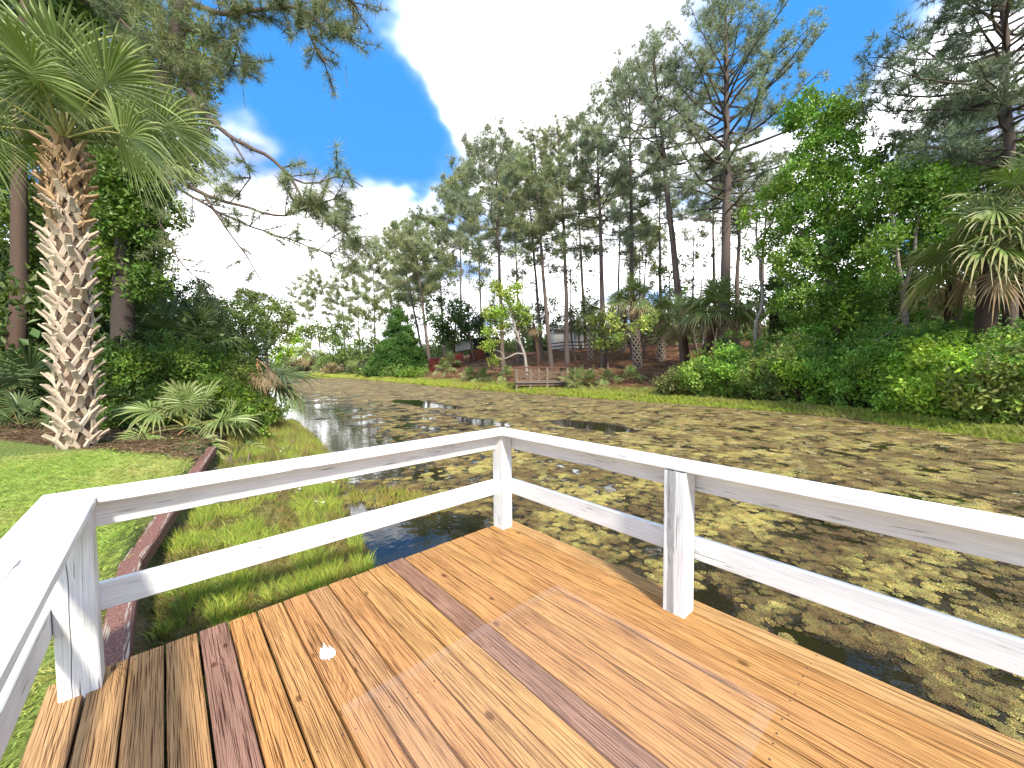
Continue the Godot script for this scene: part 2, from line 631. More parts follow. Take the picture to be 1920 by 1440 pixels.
# leaf clumps through a few ball-shaped lobes
func lobes(xf: Array, cols: PackedColorArray, balls: Array, density: float, size: float, tint: Color, vary := 0.28, gaps := 0.12, hollow := 0.55) -> void:
	for b in balls:
		var c: Vector3 = b[0]
		var r: float = b[1]
		var squash: float = b[2] if b.size() > 2 else 0.8
		var tone := jitter(Color(tint.r * 2.15, tint.g * 1.95, tint.b * 1.9), vary * 0.6)
		for k in int(density * r * r):
			var o := ball()
			var q := r * lerpf(hollow, 1.0, sqrt(rr(0, 1)))
			var p := c + Vector3(o.x, o.y * squash, o.z) * q
			if noise.get_noise_3d(p.x * 13.0 / maxf(size, 0.3), p.y * 13.0 / maxf(size, 0.3), p.z * 13.0 / maxf(size, 0.3)) < -0.28 + gaps:
				continue
			xf.append(Transform3D(turn_to((o + ball() * 0.8 + Vector3.UP * 0.5), rr(0, TAU)).scaled_local(Vector3.ONE * size * rr(0.65, 1.3)), p))
			cols.append(jitter(tone, vary))

# ------------------------------------------------------------------ plants
func limb(s: Shape, o: Vector3, dir: Vector3, long: float, rise: float, r0: float, col: Color, n := 6, sides := 5) -> Array:
	var path := []
	var rad := []
	var wob := ball() * long * 0.06
	for j in n:
		var q := j / float(n - 1)
		path.append(o + dir * long * q + Vector3.UP * long * rise * q * q + wob * sin(q * PI * 1.6))
		rad.append(lerpf(r0, r0 * 0.22, q))
	s.tube(path, rad, sides, col, 1.0)
	return path

const BARK := Color(0.27, 0.21, 0.18)

func pine(label: String, base: Vector3, top: Vector3, low: float, radius: float, r0: float, seed_: int, tint: Color, size := 0.5, limbs := 30, bend := 0.35, group := "pines along the far bank", bark := BARK) -> Node3D:
	rng.seed = seed_
	var o := thing("pine_tree", label, "pine tree", base, group)
	var trunk := Shape.new()
	var wood := Shape.new()
	var path := []
	var rad := []
	var sway := Vector3(rr(-1, 1), 0, rr(-1, 1)) * bend
	for j in 11:
		var q := j / 10.0
		var p := base.lerp(top, q) + sway * sin(q * PI) + Vector3(rr(-1, 1), 0, rr(-1, 1)) * 0.05
		if j == 0: p += Vector3.DOWN * 0.3
		path.append(p)
		rad.append(r0 * (1.25 if j == 0 else lerpf(1.0, 0.16, pow(q, 1.15))))
	trunk.tube(path, rad, 9, bark, 1.0)
	var xf := []
	var cols := PackedColorArray()
	var high := top.y - base.y
	var az := rr(0, TAU)
	for k in limbs:
		var t := pow((k + 0.5) / limbs, 0.8)
		var y := lerpf(low, top.y - 0.4, t)
		var q := clampf((y - base.y) / high, 0.0, 1.0) * 10.0
		var at: Vector3 = path[int(minf(q, 9.0))].lerp(path[int(minf(q, 9.0)) + 1], q - int(minf(q, 9.0)))
		az += 2.4 + rr(-0.5, 0.5)
		var prof := (0.62 + 0.38 * sin(PI * minf(t * 1.35, 1.0))) * (1.0 - 0.62 * pow(t, 2.4))
		var long := radius * prof * rr(0.6, 1.12)
		var el := lerpf(-0.12, 0.75, t) + rr(-0.2, 0.22)
		var dir := Vector3(cos(az) * cos(el), sin(el), sin(az) * cos(el))
		var lp := limb(wood, at, dir, long, 0.16, maxf(0.028, r0 * 0.26 * prof), shade(bark, 0.8))
		var tone := jitter(tint, 0.12)
		var twigs := int(clampf(long * 2.6, 4, 16))
		for m in twigs:
			var s := lerpf(0.32, 1.0, (m + rr(0, 1)) / twigs)
			var j := int(minf(s * 5.0, 4.0))
			var from: Vector3 = lp[j].lerp(lp[j + 1], s * 5.0 - j)
			var ahead: Vector3 = (lp[j + 1] - lp[j]).normalized()
			var twig := (ahead * 0.7 + ball() * 0.9 + Vector3.UP * 0.35).normalized()
			var tl := rr(0.35, 1.0) * (1.15 - 0.5 * s)
			if m % 2 == 0:
				wood.tube([from, from + twig * tl], [0.022, 0.01], 3, shade(bark, 0.7), 1.0, false)
			for h in 5:
				var p: Vector3 = from + twig * tl * rr(0.35, 1.15) + ball() * size * 0.6
				xf.append(Transform3D(turn_to(twig + Vector3.UP * 0.6 + ball() * 0.5, rr(0, TAU)).scaled_local(Vector3.ONE * size * rr(0.7, 1.25)), p))
				cols.append(jitter(tone, 0.22))
	for k in 5:   # dead stubs under the crown
		var y := lerpf(base.y + high * 0.3, low, rr(0, 1))
		var q := (y - base.y) / high * 10.0
		var at: Vector3 = path[int(q)].lerp(path[int(q) + 1], q - int(q))
		var a := rr(0, TAU)
		limb(wood, at, Vector3(cos(a), rr(-0.2, 0.3), sin(a)), radius * rr(0.15, 0.4), 0.0, 0.03, shade(bark, 0.7), 4, 4)
	part("trunk", trunk, M.bark, o)
	part("limbs", wood, M.bark, o)
	copies("crown", W.tuft, M.needle, xf, cols, o)
	return o

# trunk and limbs along given paths (each [points, radius at the root, radius at the tip]), leaves in lobes
func leafy_tree(called: String, label: String, category: String, base: Vector3, stems: Array, balls: Array, tint: Color, size: float, density: float, seed_: int, bark: Color, group := "", mesh := "clump", gaps := 0.12) -> Node3D:
	rng.seed = seed_
	var o := thing(called, label, category, base, group)
	var first := true
	for st in stems:
		var s := Shape.new()
		var pts := []
		var c := Curve3D.new()
		for p in st[0]:
			c.add_point(p)
		for k in st[0].size():   # rounded joints
			var a: Vector3 = st[0][maxi(k - 1, 0)]
			var b: Vector3 = st[0][mini(k + 1, st[0].size() - 1)]
			c.set_point_in(k, (a - b) * 0.16)
			c.set_point_out(k, (b - a) * 0.16)
		var n: int = maxi(4, st[0].size() * 3)
		var rad := []
		for k in n:
			var q := k / float(n - 1)
			pts.append(c.sample_baked(c.get_baked_length() * q))
			rad.append(lerpf(st[1], st[2], q))
		s.tube(pts, rad, 7, bark, 1.0)
		part("trunk" if first else "limb", s, M.smooth_bark, o)
		first = false
	var xf := []
	var cols := PackedColorArray()
	lobes(xf, cols, balls, density, size, tint, 0.28, gaps)
	copies("crown", W[mesh], M.leaf, xf, cols, o)
	return o

func shrub(called: String, label: String, at: Vector3, radius: float, high: float, tint: Color, size: float, density: float, seed_: int, group: String, mesh := "clump", gaps := 0.1) -> Node3D:
	rng.seed = seed_
	var o := thing(called, label, "shrub", at, group)
	var stems := Shape.new()
	var balls := [[at + Vector3.UP * high * 0.45, radius * 0.8, high * 0.55 / (radius * 0.8)]]
	for k in 6:
		var a := TAU * k / 6.0 + rr(-0.4, 0.4)
		var c := at + Vector3(cos(a) * radius * rr(0.45, 0.85), high * rr(0.2, 0.85), sin(a) * radius * rr(0.45, 0.85))
		balls.append([c, radius * rr(0.25, 0.46), 0.85])
	balls.append([at + Vector3(rr(-0.3, 0.3) * radius, high * 0.85, rr(-0.3, 0.3) * radius), radius * 0.42, 0.9])
	for b in balls:
		stems.tube([at + ball() * 0.08 + Vector3.DOWN * 0.1, at.lerp(b[0], 0.5) + ball() * 0.12, b[0]], [0.03, 0.022, 0.008], 4, Color(0.13, 0.10, 0.07), 1.0, false)
	var xf := []
	var cols := PackedColorArray()
	lobes(xf, cols, balls, density, size, tint, 0.3, gaps, 0.35)
	for k in int(density * radius * 0.5):   # sprigs that break the outline
		var d := (ball() + Vector3.UP * 0.8).normalized()
		var p: Vector3 = balls[rng.randi() % balls.size()][0] + Vector3(d.x * radius * 0.55, d.y * high * 0.42, d.z * radius * 0.55)
		xf.append(Transform3D(turn_to(d, rr(0, TAU)).scaled_local(Vector3.ONE * size * rr(0.5, 0.9)), p))
		cols.append(jitter(tint, 0.3) * 1.1)
	part("stems", stems, M.smooth_bark, o)
	copies("foliage", W[mesh], M.leaf, xf, cols, o)
	return o

# a palm's fans set round its heart: counts of upright, spreading, drooping and dead fans from W.fans
func fans(o: Node3D, heart: Vector3, scale_: float, counts: Array, seed_: int, kind := "") -> void:
	rng.seed = seed_
	var az := rr(0, TAU)
	for level in counts.size():
		for k in counts[level]:
			az += TAU / counts[level] * (1.0 if counts[level] > 3 else 0.7) + rr(-0.35, 0.35)
			var m := MeshInstance3D.new()
			m.name = numbered(o, "dead_frond" if level == 3 else "frond")
			var set_: Array = W["fans" + kind][level]
			m.mesh = set_[rng.randi() % set_.size()]
			m.material_override = M.frond
			m.transform = Transform3D(Basis(Vector3.UP, az).scaled(Vector3.ONE * scale_ * rr(0.85, 1.12)), heart - o.position)
			o.add_child(m, true)
		az += 0.5

func boot_mesh(seed_: int, col: Color, tipped: float) -> ArrayMesh:
	rng.seed = seed_
	var s := Shape.new()
	var lean := rr(-0.05, 0.05)
	var knee := Vector3(0.05, 0, lean)
	for e in [-1.0, 1.0]:
		var c := jitter(col, 0.1)
		s.strap([Vector3(-0.03, -0.26, e * 0.105), Vector3(0.012, -0.15, e * 0.075), Vector3(0.035, -0.05, e * 0.03 + lean * 0.5), knee + Vector3(0.012, 0.03, 0)], [0.06, 0.07, 0.07, 0.06], [0.02, 0.025, 0.03, 0.03], Vector3(0, 0.35 * e, 1), c)
	var tip := Vector3(tipped, tipped * 0.85 + rr(-0.03, 0.03), lean * 2.2)
	s.strap([knee + Vector3(-0.01, -0.06, 0), knee + Vector3(0.02, 0.0, 0), knee.lerp(knee + tip, 0.55) + Vector3(0.0, -0.008, 0), knee + tip], [0.09, 0.095, 0.075, 0.062], [0.03, 0.035, 0.028, 0.02], Vector3(0, 0, 1), col)
	return s.mesh()

# a sabal palm whose trunk wears its old leaf bases; boots false for a bare trunk
func sabal(label: String, base: Vector3, heart: Vector3, r0: float, counts: Array, scale_: float, seed_: int, booted: bool, bark := Color(0.17, 0.12, 0.09), group := "cabbage palms on the far bank") -> Node3D:
	rng.seed = seed_
	var o := thing("sabal_palm", label, "palm tree", base, group)
	var s := Shape.new()
	var path := []
	var rad := []
	var sway := Vector3(rr(-1, 1), 0, rr(-1, 1)) * 0.12
	for j in 6:
		var q := j / 5.0
		path.append(base.lerp(heart, q) + sway * sin(q * PI) + (Vector3.DOWN * 0.2 if j == 0 else Vector3.ZERO))
		rad.append(r0 * (1.0 if j < 5 else 0.7))
	s.tube(path, rad, 10, bark, 1.0)
	part("trunk", s, M.bark, o)
	if booted:
		var boots := Shape.new()
		var rows := int((heart.y - base.y) * 0.75 / 0.24)
		for row in rows:
			for k in 5:
				var a := TAU * (k + 0.5 * (row % 2)) / 5.0
				var p := base.lerp(heart, (row + 0.6) * 0.24 / (heart.y - base.y))
				var out := Vector3(cos(a), 0, sin(a))
				var sd := Vector3(-sin(a), 0, cos(a))
				for e in [-1.0, 1.0]:
					boots.strap([p + out * r0 * 0.95 + sd * e * 0.14 + Vector3.DOWN * 0.2, p + out * (r0 + 0.05), p + out * (r0 + 0.14) + Vector3.UP * 0.13], [0.09, 0.09, 0.06], [0.03, 0.04, 0.03], sd, jitter(Color(0.36, 0.31, 0.26), 0.12))
		part("leaf_bases", boots, M.boot, o)
	fans(o, heart, scale_, counts, seed_ + 1)
	return o

func palmetto(label: String, at: Vector3, scale_: float, counts: Array, seed_: int, group: String, kind := "") -> Node3D:
	rng.seed = seed_
	var o := thing("palmetto", label, "palmetto", at, group)
	var s := Shape.new()
	s.tube([at + Vector3.DOWN * 0.1, at + Vector3.UP * 0.22 * scale_], [0.1 * scale_, 0.07 * scale_], 7, Color(0.14, 0.10, 0.06), 1.0)
	part("stump", s, M.bark, o)
	fans(o, at + Vector3.UP * 0.15 * scale_, scale_, counts, seed_ + 1, kind)
	return o

# ------------------------------------------------------------------ the deck
func dk(a: float, h: float, b: float) -> Vector3:
	return DA * a + DB * b + Vector3.UP * h

func post_outline(hx: float, hz: float, grooves: Array) -> Array:
	var ch := 0.006
	var corners := [Vector2(-hx, -hz), Vector2(hx, -hz), Vector2(hx, hz), Vector2(-hx, hz)]
	var pts := []
	var flags := []
	for side in 4:
		var p: Vector2 = corners[side]
		var q: Vector2 = corners[(side + 1) % 4]
		var d := (q - p).normalized()
		var inward := Vector2(-d.y, d.x)
		var long := p.distance_to(q)
		pts.append(p + d * ch); flags.append(Vector3.ZERO)
		for g in grooves:   # [side, share along it, width, depth]
			if g[0] == side:
				var m: Vector2 = p + d * (long * g[1])
				for e in [[-0.5, 0.0], [0.0, 1.0], [0.5, 0.0]]:
					pts.append(m + d * g[2] * e[0] + inward * g[3] * e[1])
					flags.append(Vector3(d.x, d.y, g[1] * 10.0))
		pts.append(q - d * ch); flags.append(Vector3.ZERO)
	return [pts, flags]

func build_deck() -> void:
	rng.seed = 100
	var deck := thing("wooden_deck", "weathered orange brown plank deck with white painted wooden railing above the water", "deck", Vector3.ZERO)
	var tones := [Color(0.50, 0.32, 0.165), Color(0.52, 0.33, 0.165), Color(0.55, 0.34, 0.165), Color(0.55, 0.34, 0.16), Color(0.30, 0.185, 0.15), Color(0.53, 0.295, 0.115), Color(0.51, 0.30, 0.13), Color(0.51, 0.285, 0.125), Color(0.46, 0.275, 0.14), Color(0.51, 0.285, 0.125), Color(0.50, 0.30, 0.13), Color(0.55, 0.33, 0.135), Color(0.32, 0.195, 0.145), Color(0.51, 0.295, 0.125), Color(0.49, 0.275, 0.12), Color(0.53, 0.315, 0.13), Color(0.51, 0.295, 0.12), Color(0.50, 0.285, 0.125), Color(0.52, 0.305, 0.125), Color(0.51, 0.295, 0.115), Color(0.52, 0.33, 0.15)]  # first four: tan boards, lightened to make up for shade from the railing
	var head := Shape.new()
	head.tube([Vector3(0, -0.004, 0), Vector3(0, 0.0, 0)], [0.0045, 0.0042], 7, Color(0.06, 0.05, 0.045), 1.0)
	var screw := head.mesh()
	var said := {4: "worn mauve brown board, fourth gap from the corner post", 12: "mauve brown board in the middle of the deck", 11: "yellow golden board beside the mauve one"}
	for k in tones.size():
		var a := -0.483 + 0.1425 * k + 0.07
		var wide := 0.1325 if k < 9 else 0.1338
		wide += rr(-0.0015, 0.001)
		var tilt := rr(-0.002, 0.002)
		var s := Shape.new()
		var end := 2.846 + rr(-0.008, 0.008)
		var strip := (k * 3) % 8
		var vo := strip * 0.15 / 1.0
		var flip := -1.0 if k % 3 == 1 else 1.0
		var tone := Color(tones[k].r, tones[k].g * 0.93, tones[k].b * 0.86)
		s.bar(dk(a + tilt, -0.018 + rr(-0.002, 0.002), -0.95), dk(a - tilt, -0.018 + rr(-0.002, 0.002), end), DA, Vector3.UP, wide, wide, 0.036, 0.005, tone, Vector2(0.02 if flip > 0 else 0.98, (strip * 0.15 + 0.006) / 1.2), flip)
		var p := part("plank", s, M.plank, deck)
		if said.has(k): p.set_meta("label", said[k])
		for b in [2.8, 1.62, 0.42]:
			for e in [-0.042, 0.042]:
				var m := MeshInstance3D.new()
				m.name = numbered(p, "screw")
				m.mesh = screw
				m.material_override = M.plain
				m.position = dk(a + e + rr(-0.008, 0.008), 0.0012, b + rr(-0.012, 0.012))
				p.add_child(m, true)
	var spot := Shape.new()   # splash of white paint on the eighth plank
	for j in 11:   # drawn out along the grain
		var x := 0.588 + (j - 5) * 0.0062
		var far := 0.075 * cos((j - 5) * 0.24) + rr(-0.02, 0.03)
		var near := 0.05 * cos((j - 5) * 0.26) + rr(-0.015, 0.012)
		var y := 0.0026 + 0.0003 * (j % 3)
		var w := 0.0062
		spot.quad(dk(x - w, y, 2.15 - near * 0.6), dk(x + w, y, 2.15 - near * 0.7), dk(x + w, y, 2.15 + far * 0.6), dk(x - w, y, 2.15 + far * 0.7), Vector3.UP, Color(0.78, 0.78, 0.76))
		spot._end(dk(x - w, y, 2.15 + far * 0.7), dk(x + w, y, 2.15 + far * 0.6), dk(x + rr(-w, w), y, 2.15 + far * 1.15), Vector3.UP, Color(0.78, 0.78, 0.76), Vector2.ZERO)
		spot._end(dk(x - w, y, 2.15 - near * 0.6), dk(x + w, y, 2.15 - near * 0.7), dk(x + rr(-w, w), y, 2.15 - near * 1.15), Vector3.UP, Color(0.78, 0.78, 0.76), Vector2.ZERO)
	part("paint_splash", spot, M.plain, deck)
	var wc := Color(0.80, 0.80, 0.80)
	# posts
	var posts := [[2.345, 2.78, 0.06, 0.07, [[3, 0.2, 0.004, 0.003], [3, 0.36, 0.003, 0.002], [3, 0.5, 0.004, 0.003], [3, 0.68, 0.004, 0.003], [0, 0.4, 0.003, 0.002]], "corner post with fine upright grooves"],
		[2.3285, 1.0785, 0.067, 0.0675, [[3, 0.5, 0.007, 0.02], [3, 0.2, 0.003, 0.003], [3, 0.32, 0.002, 0.002], [3, 0.72, 0.003, 0.003], [3, 0.86, 0.003, 0.002], [0, 0.3, 0.002, 0.002]], "post split by one long dark crack"],
		[-0.355, 2.735, 0.07, 0.07, [[0, 0.36, 0.004, 0.012], [0, 0.72, 0.002, 0.002]], "post with a thin crack down its face"]]
	for q in posts:
		var s := Shape.new()
		var ol := post_outline(q[2], q[3], q[4])
		var flags: Array = ol[1]
		var wob := func(k: int, y: float) -> Vector2:
			var f: Vector3 = flags[k]
			return Vector2(f.x, f.y) * (0.004 * sin(y * 7.0 + f.z * 3.0) + 0.002 * sin(y * 19.0 + f.z))
		var rings := [-1.05]
		for j in 13: rings.append(0.881 * j / 12.0)
		s.prism(ol[0], rings, DA, DB, dk(q[0], 0.0, q[1]), wc, wob, Vector2(rr(0, 1), rr(0, 1)))
		var p := part("railing_post", s, M.white, deck)
		p.set_meta("label", q[5])
	for c in [[dk(-0.266, 0.903, 2.788), dk(2.266, 0.903, 2.788), DB, 0.194, "cap_rail"], [dk(2.357, 0.903, -0.95), dk(2.357, 0.903, 2.885), DA, 0.180, "cap_rail"], [dk(-0.367, 0.9035, -0.95), dk(-0.367, 0.9035, 2.892), DA, 0.198, "cap_rail"],
			[dk(-0.30, 0.812, 2.822), dk(2.30, 0.812, 2.822), DB, 0.038, "upper_rail"], [dk(2.427, 0.812, -0.95), dk(2.427, 0.812, 2.874), DA, 0.038, "upper_rail"], [dk(-0.447, 0.812, -0.95), dk(-0.447, 0.812, 2.836), DA, 0.038, "upper_rail"],
			[dk(-0.30, 0.382, 2.822), dk(2.30, 0.382, 2.822), DB, 0.038, "lower_rail"], [dk(2.427, 0.382, -0.95), dk(2.427, 0.382, 2.874), DA, 0.038, "lower_rail"], [dk(-0.447, 0.382, -0.95), dk(-0.447, 0.382, 2.836), DA, 0.038, "lower_rail"]]:
		var s := Shape.new()
		s.bar(c[0], c[1], c[2], Vector3.UP, c[3], c[3], 0.038 if c[4] == "cap_rail" else 0.14, 0.005, wc, Vector2(rr(0, 0.1), rr(0, 1)))
		part(c[4], s, M.white, deck)
	for c in [[dk(2.46, -0.135, -0.9), dk(2.46, -0.135, 2.82), DA], [dk(-0.44, -0.135, -0.9), dk(-0.44, -0.135, 2.82), DA], [dk(-0.40, -0.135, 2.80), dk(2.42, -0.135, 2.80), DB], [dk(1.0, -0.135, -0.9), dk(1.0, -0.135, 2.77), DA]]:
		var s := Shape.new()
		s.bar(c[0], c[1], c[2], Vector3.UP, 0.038, 0.038, 0.185, 0.004, Color(0.16, 0.09, 0.05), Vector2(0.05, 0.3))
		part("joist", s, M.plank, deck)
	# faint pale rectangle laid over the planks as a thin layer, with a paler border
	var sh := thing("pale_rectangle", "faint pale rectangle in the middle of the plank deck", "plastic sheet", dk(1.24, 0.0, 1.12))
	var mid := Shape.new()
	var border := Shape.new()
	mid.bar(dk(1.22, 0.0045, 0.52), dk(1.22, 0.0045, 1.712), DA, Vector3.UP, 1.386, 1.386, 0.002, 0.0004, Color.WHITE)
	for c in [[dk(0.527, 0.0045, 1.741), dk(1.969, 0.0045, 1.741), DB], [dk(1.941, 0.0045, 0.46), dk(1.941, 0.0045, 1.712), DA], [dk(0.527, 0.0045, 0.49), dk(1.912, 0.0045, 0.49), DB]]:
		border.bar(c[0], c[1], c[2], Vector3.UP, 0.055, 0.055, 0.002, 0.0004, Color.WHITE)
	part("overlay", mid, M.overlay, sh)
	part("border", border, M.border, sh)
	# edging timbers of the lawn, in two lengths end to end
	var spans := [[-3.0, 4.45, "red painted edging timber with peeling paint running under the deck's front edge"], [4.47, 8.8, "red painted edging timber ending at the rotten stump by the lawn"]]
	for q in spans:
		var b0: float = q[0]
		var b1: float = q[1]
		var p0 := dk(curve(b0, TIMBER) - 0.02, -0.16 + 0.02 * maxf(b0 - 3.0, 0), b0)
		var p1 := dk(curve(b1, TIMBER) - 0.02, -0.16 + 0.035 * maxf(b1 - 3.0, 0), b1)
		var t := thing("landscape_timber", q[2], "timber", p0.lerp(p1, 0.5), "red edging timbers of the lawn")
		var s := Shape.new()
		var across := (p1 - p0).cross(Vector3.UP).normalized()
		s.bar(p0, p1, across, Vector3.UP, 0.145, 0.14, 0.13, 0.014, Color(0.36, 0.175, 0.145), Vector2(0.1, 0.2))
		part("beam", s, M.timber, t)
		var chips := Shape.new()   # bare, greyed wood where the paint has come off
		for k in 120:
			var m := p0.lerp(p1, rr(0, 1)) + across * (0.07 if k % 3 else -0.07) * rr(0.45, 0.95) + Vector3.UP * 0.0672
			var along := (p1 - p0).normalized()
			var l := rr(0.03, 0.16)
			var w := rr(0.002, 0.008)
			chips.quad(m - along * l - across * w * 0.3, m + across * w, m + along * l, m - across * w, Vector3.UP, Color(0.33, 0.27, 0.22) * rr(0.7, 1.2))
		part("bare_wood", chips, M.plain, t).set_meta("kind", "stuff")

# ------------------------------------------------------------------ ground and water
func steps(spans: Array) -> Array:
	var out := []
	for s in spans:
		var x: float = s[0]
		while x < s[1] - 0.001:
			out.append(x)
			x += s[2]
	out.append(spans[-1][1])
	return out

func build_ground() -> void:
	var as_ := steps([[-500, -60, 110], [-60, -6, 3], [-6, 4, 0.14], [4, 15, 1], [15, 25, 0.3], [25, 45, 0.8], [45, 150, 7], [150, 500, 70]])
	var bs := steps([[-400, -40, 90], [-40, -2, 2], [-2, 14, 0.2], [14, 50, 0.7], [50, 250, 5], [250, 700, 90]])
	var s := Shape.new()
	var na := as_.size()
	for b in bs:
		for a in as_:
			var h := ground(a, b)
			var e := 0.1
			var p := dk(a, h, b)
			s.v.append(p)
			var gx := (ground(a + e, b) - h) / e
			var gz := (ground(a, b + e) - h) / e
			s.n.append((Vector3.UP - DA * gx - DB * gz).normalized())
			s.t.append(Vector2(a, b))
			var dl: float = curve(b, SHORE_NEAR) - a
			var dr: float = a - curve(b, SHORE_FAR)
			var n1 := noise.get_noise_2d(a * 9.0 + 300.0, b * 9.0)
			var n2 := noise.get_noise_2d(a * 30.0, b * 30.0 + 90.0)
			var col := Color(0.035, 0.028, 0.012)
			if dl > 0.0:
				var at := curve(b, TIMBER)
				if b > 8.0 - 1.33 * clampf(a, -5.0, 1.0) + n1 * 0.5:
					col = Color(0.19, 0.13, 0.075).lerp(Color(0.13, 0.17, 0.05), smoothstep(-0.05, 0.3, n1)) * (1.0 + 0.6 * n2)
				elif a < at:
					col = Color(0.25, 0.33, 0.08) * (1.0 + 0.25 * n1)
				else:
					col = Color(0.17, 0.16, 0.05).lerp(Color(0.28, 0.20, 0.11), smoothstep(0.05, 0.45, n1)) * (1.0 + 0.4 * n2)
			elif dr > 0.0 or b > 150.0:
				var grassy := Color(0.19, 0.27, 0.035) * (1.0 + 0.3 * n2)
				var litter := Color(0.075, 0.055, 0.03) * (1.0 + 0.4 * n2)
				var mulch := Color(0.23, 0.108, 0.064) * (1.0 + 0.7 * n2 + 0.4 * n1)
				var up := litter.lerp(mulch, smoothstep(8.0, 11.0, b + n1 * 2.0) * smoothstep(66.0, 52.0, b))
				col = grassy.lerp(up, smoothstep(2.6, 4.2, dr + n1 * 1.6 + n2 * 0.5 + (2.0 if b < 9.0 else 0.0)))
			s.c.append(Color(col.r, col.g, col.b))
	for y in bs.size() - 1:
		for x in na - 1:
			var k := y * na + x
			s.i.append_array([k, k + na, k + 1, k + 1, k + na, k + na + 1])
	var o := part("ground", s, M.soil, self)
	o.set_meta("kind", "structure")
	tag(o, "lawn, muddy shore and sloping banks around the canal", "")
	var w := Shape.new()
	w.quad(dk(-4, WATER, -60), dk(60, WATER, -60), dk(60, WATER, 260), dk(-4, WATER, 260), Vector3.UP, Color.WHITE)
	var q := part("water", w, M.water, self)
	q.set_meta("kind", "structure")
	tag(q, "still dark canal water that mirrors trees and sky", "")

func in_view(p: Vector3) -> bool:
	return -p.z > 0.5 and absf(p.x) < -p.z * 1.45 + 1.5

func build_algae() -> void:
	rng.seed = 200
	var xf := []
	var cols := PackedColorArray()
	# open water: centre a, b, half axes
	var open := [[2.25, 4.15, 0.8, 0.62], [1.75, 4.6, 0.5, 0.9], [1.75, 5.0, 0.45, 0.9], [1.5, 3.9, 0.7, 0.75], [2.4, 3.4, 0.5, 0.35], [3.0, 7.9, 0.55, 1.0], [3.7, 12.5, 0.8, 2.6], [3.4, 16.0, 0.6, 2.0], [10.4, 18.8, 0.8, 3.2], [10.6, 8.0, 0.7, 1.6], [3.45, 0.35, 0.2, 0.32], [3.3, -0.1, 0.15, 0.2], [3.45, 1.3, 0.2, 0.2], [8.6, 11.5, 0.4, 1.6], [2.9, 2.0, 0.25, 0.3], [3.0, 10.4, 0.5, 1.0]]
	var tries := 0
	var wanted := 85000
	while xf.size() < wanted and tries < 700000:
		tries += 1
		var q := rr(0, 1)
		var f := 2.3 * pow(75.0 / 2.3, pow(q, 1.25))
		var th := rr(-0.95, 0.98)
		var p := Vector3(sin(th) * f, WATER, -cos(th) * f)
		var c := ab(p)
		if c.x < curve(c.y, SHORE_NEAR) - 0.05 or c.x > curve(c.y, SHORE_FAR) + 0.1 or c.x < 2.45 and c.y < 2.7:
			continue
		var size := clampf(f * 0.0074, 0.03, 0.4)
		var low := noise.get_noise_2d(c.x * 12.0, c.y * 12.0)
		var mid := noise.get_noise_2d(c.x * 50.0 + 70.0, c.y * 50.0)
		var fine := noise.get_noise_2d(c.x * 150.0 + 10.0, c.y * 150.0 + 5.0)
		var n := low * 0.45 + mid * 0.6 + fine * lerpf(0.75, 0.15, smoothstep(5.0, 14.0, f))
		var gap := 0.0
		for o in open:
			var dx: float = (c.x - o[0]) / o[2]
			var dy: float = (c.y - o[1]) / o[3]
			gap = maxf(gap, smoothstep(1.25, 0.8, sqrt(dx * dx + dy * dy)))
		var shore := smoothstep(3.0, 0.6, c.x - curve(c.y, SHORE_NEAR)) * smoothstep(5.0, 8.0, c.y) * 0.35
		var wet := 0.22 * smoothstep(11.0, 6.0, c.x) * smoothstep(7.0, 12.0, c.y) + 0.05 * smoothstep(14.0, 24.0, f)
		if tries % 7 == 0 and low * 0.5 + mid * 0.5 > -0.12 + gap * 1.2 + shore + wet:   # sodden brown mat that lies level with the water
			xf.append(Transform3D(Basis(Vector3.UP, rr(0, TAU)).scaled(Vector3(size * 2.6, size * 0.35, size * 2.6) * rr(0.7, 1.4)), p + Vector3.UP * rr(0.0, 0.004)))
			cols.append(jitter(Color(0.036, 0.027, 0.012), 0.45))
			continue
		if n < -0.03 + 0.09 * smoothstep(11.0, 4.0, f) + gap * 1.2 + shore + wet:
			continue
		var tone := 1.0 * noise.get_noise_2d(c.x * 9.0 + 200.0, c.y * 14.0) + 0.6 * noise.get_noise_2d(c.x * 60.0, c.y * 60.0 + 20.0) + rr(-0.3, 0.3)
		var brown := Color(0.115, 0.076, 0.030)
		var olive := Color(0.18, 0.138, 0.048)
		var lime := Color(0.37, 0.31, 0.10)
		var col := brown.lerp(olive, smoothstep(-0.35, 0.0, tone)).lerp(lime, smoothstep(0.12, 0.45, tone) * lerpf(1.0, 0.3, smoothstep(6.0, 17.0, f)))
		col = col.lerp(Color(0.14, 0.108, 0.064), smoothstep(12.0, 26.0, f) * 0.6)
		xf.append(Transform3D(Basis(Vector3.UP, rr(0, TAU)).scaled(Vector3(size, size * rr(0.4, 0.9), size) * rr(0.7, 1.5)), p + Vector3.UP * rr(0.004, 0.014)))
		if rr(0, 1) < 0.06 and f > 8.0:
			col = Color(0.36, 0.31, 0.17)
		cols.append(jitter(col, 0.32))
	var o := copies("floating_algae", W.flake, M.algae, xf, cols, self)
	tag(o, "mats of yellow and brown algae floating on the canal", "algae")

func blades(called: String, label: String, category: String, mesh: String, count: int, seed_: int, place: Callable) -> void:
	rng.seed = seed_
	var xf := []
	var cols := PackedColorArray()
	for k in count:
		var r: Array = place.call()
		if r.is_empty():
			continue
		xf.append(Transform3D(Basis(Vector3.UP, rr(0, TAU)).scaled(Vector3(r[1], r[2], r[1])), r[0]))
		cols.append(r[3])
	var o := copies(called, W[mesh], M.grass, xf, cols, self)
	tag(o, label, category)

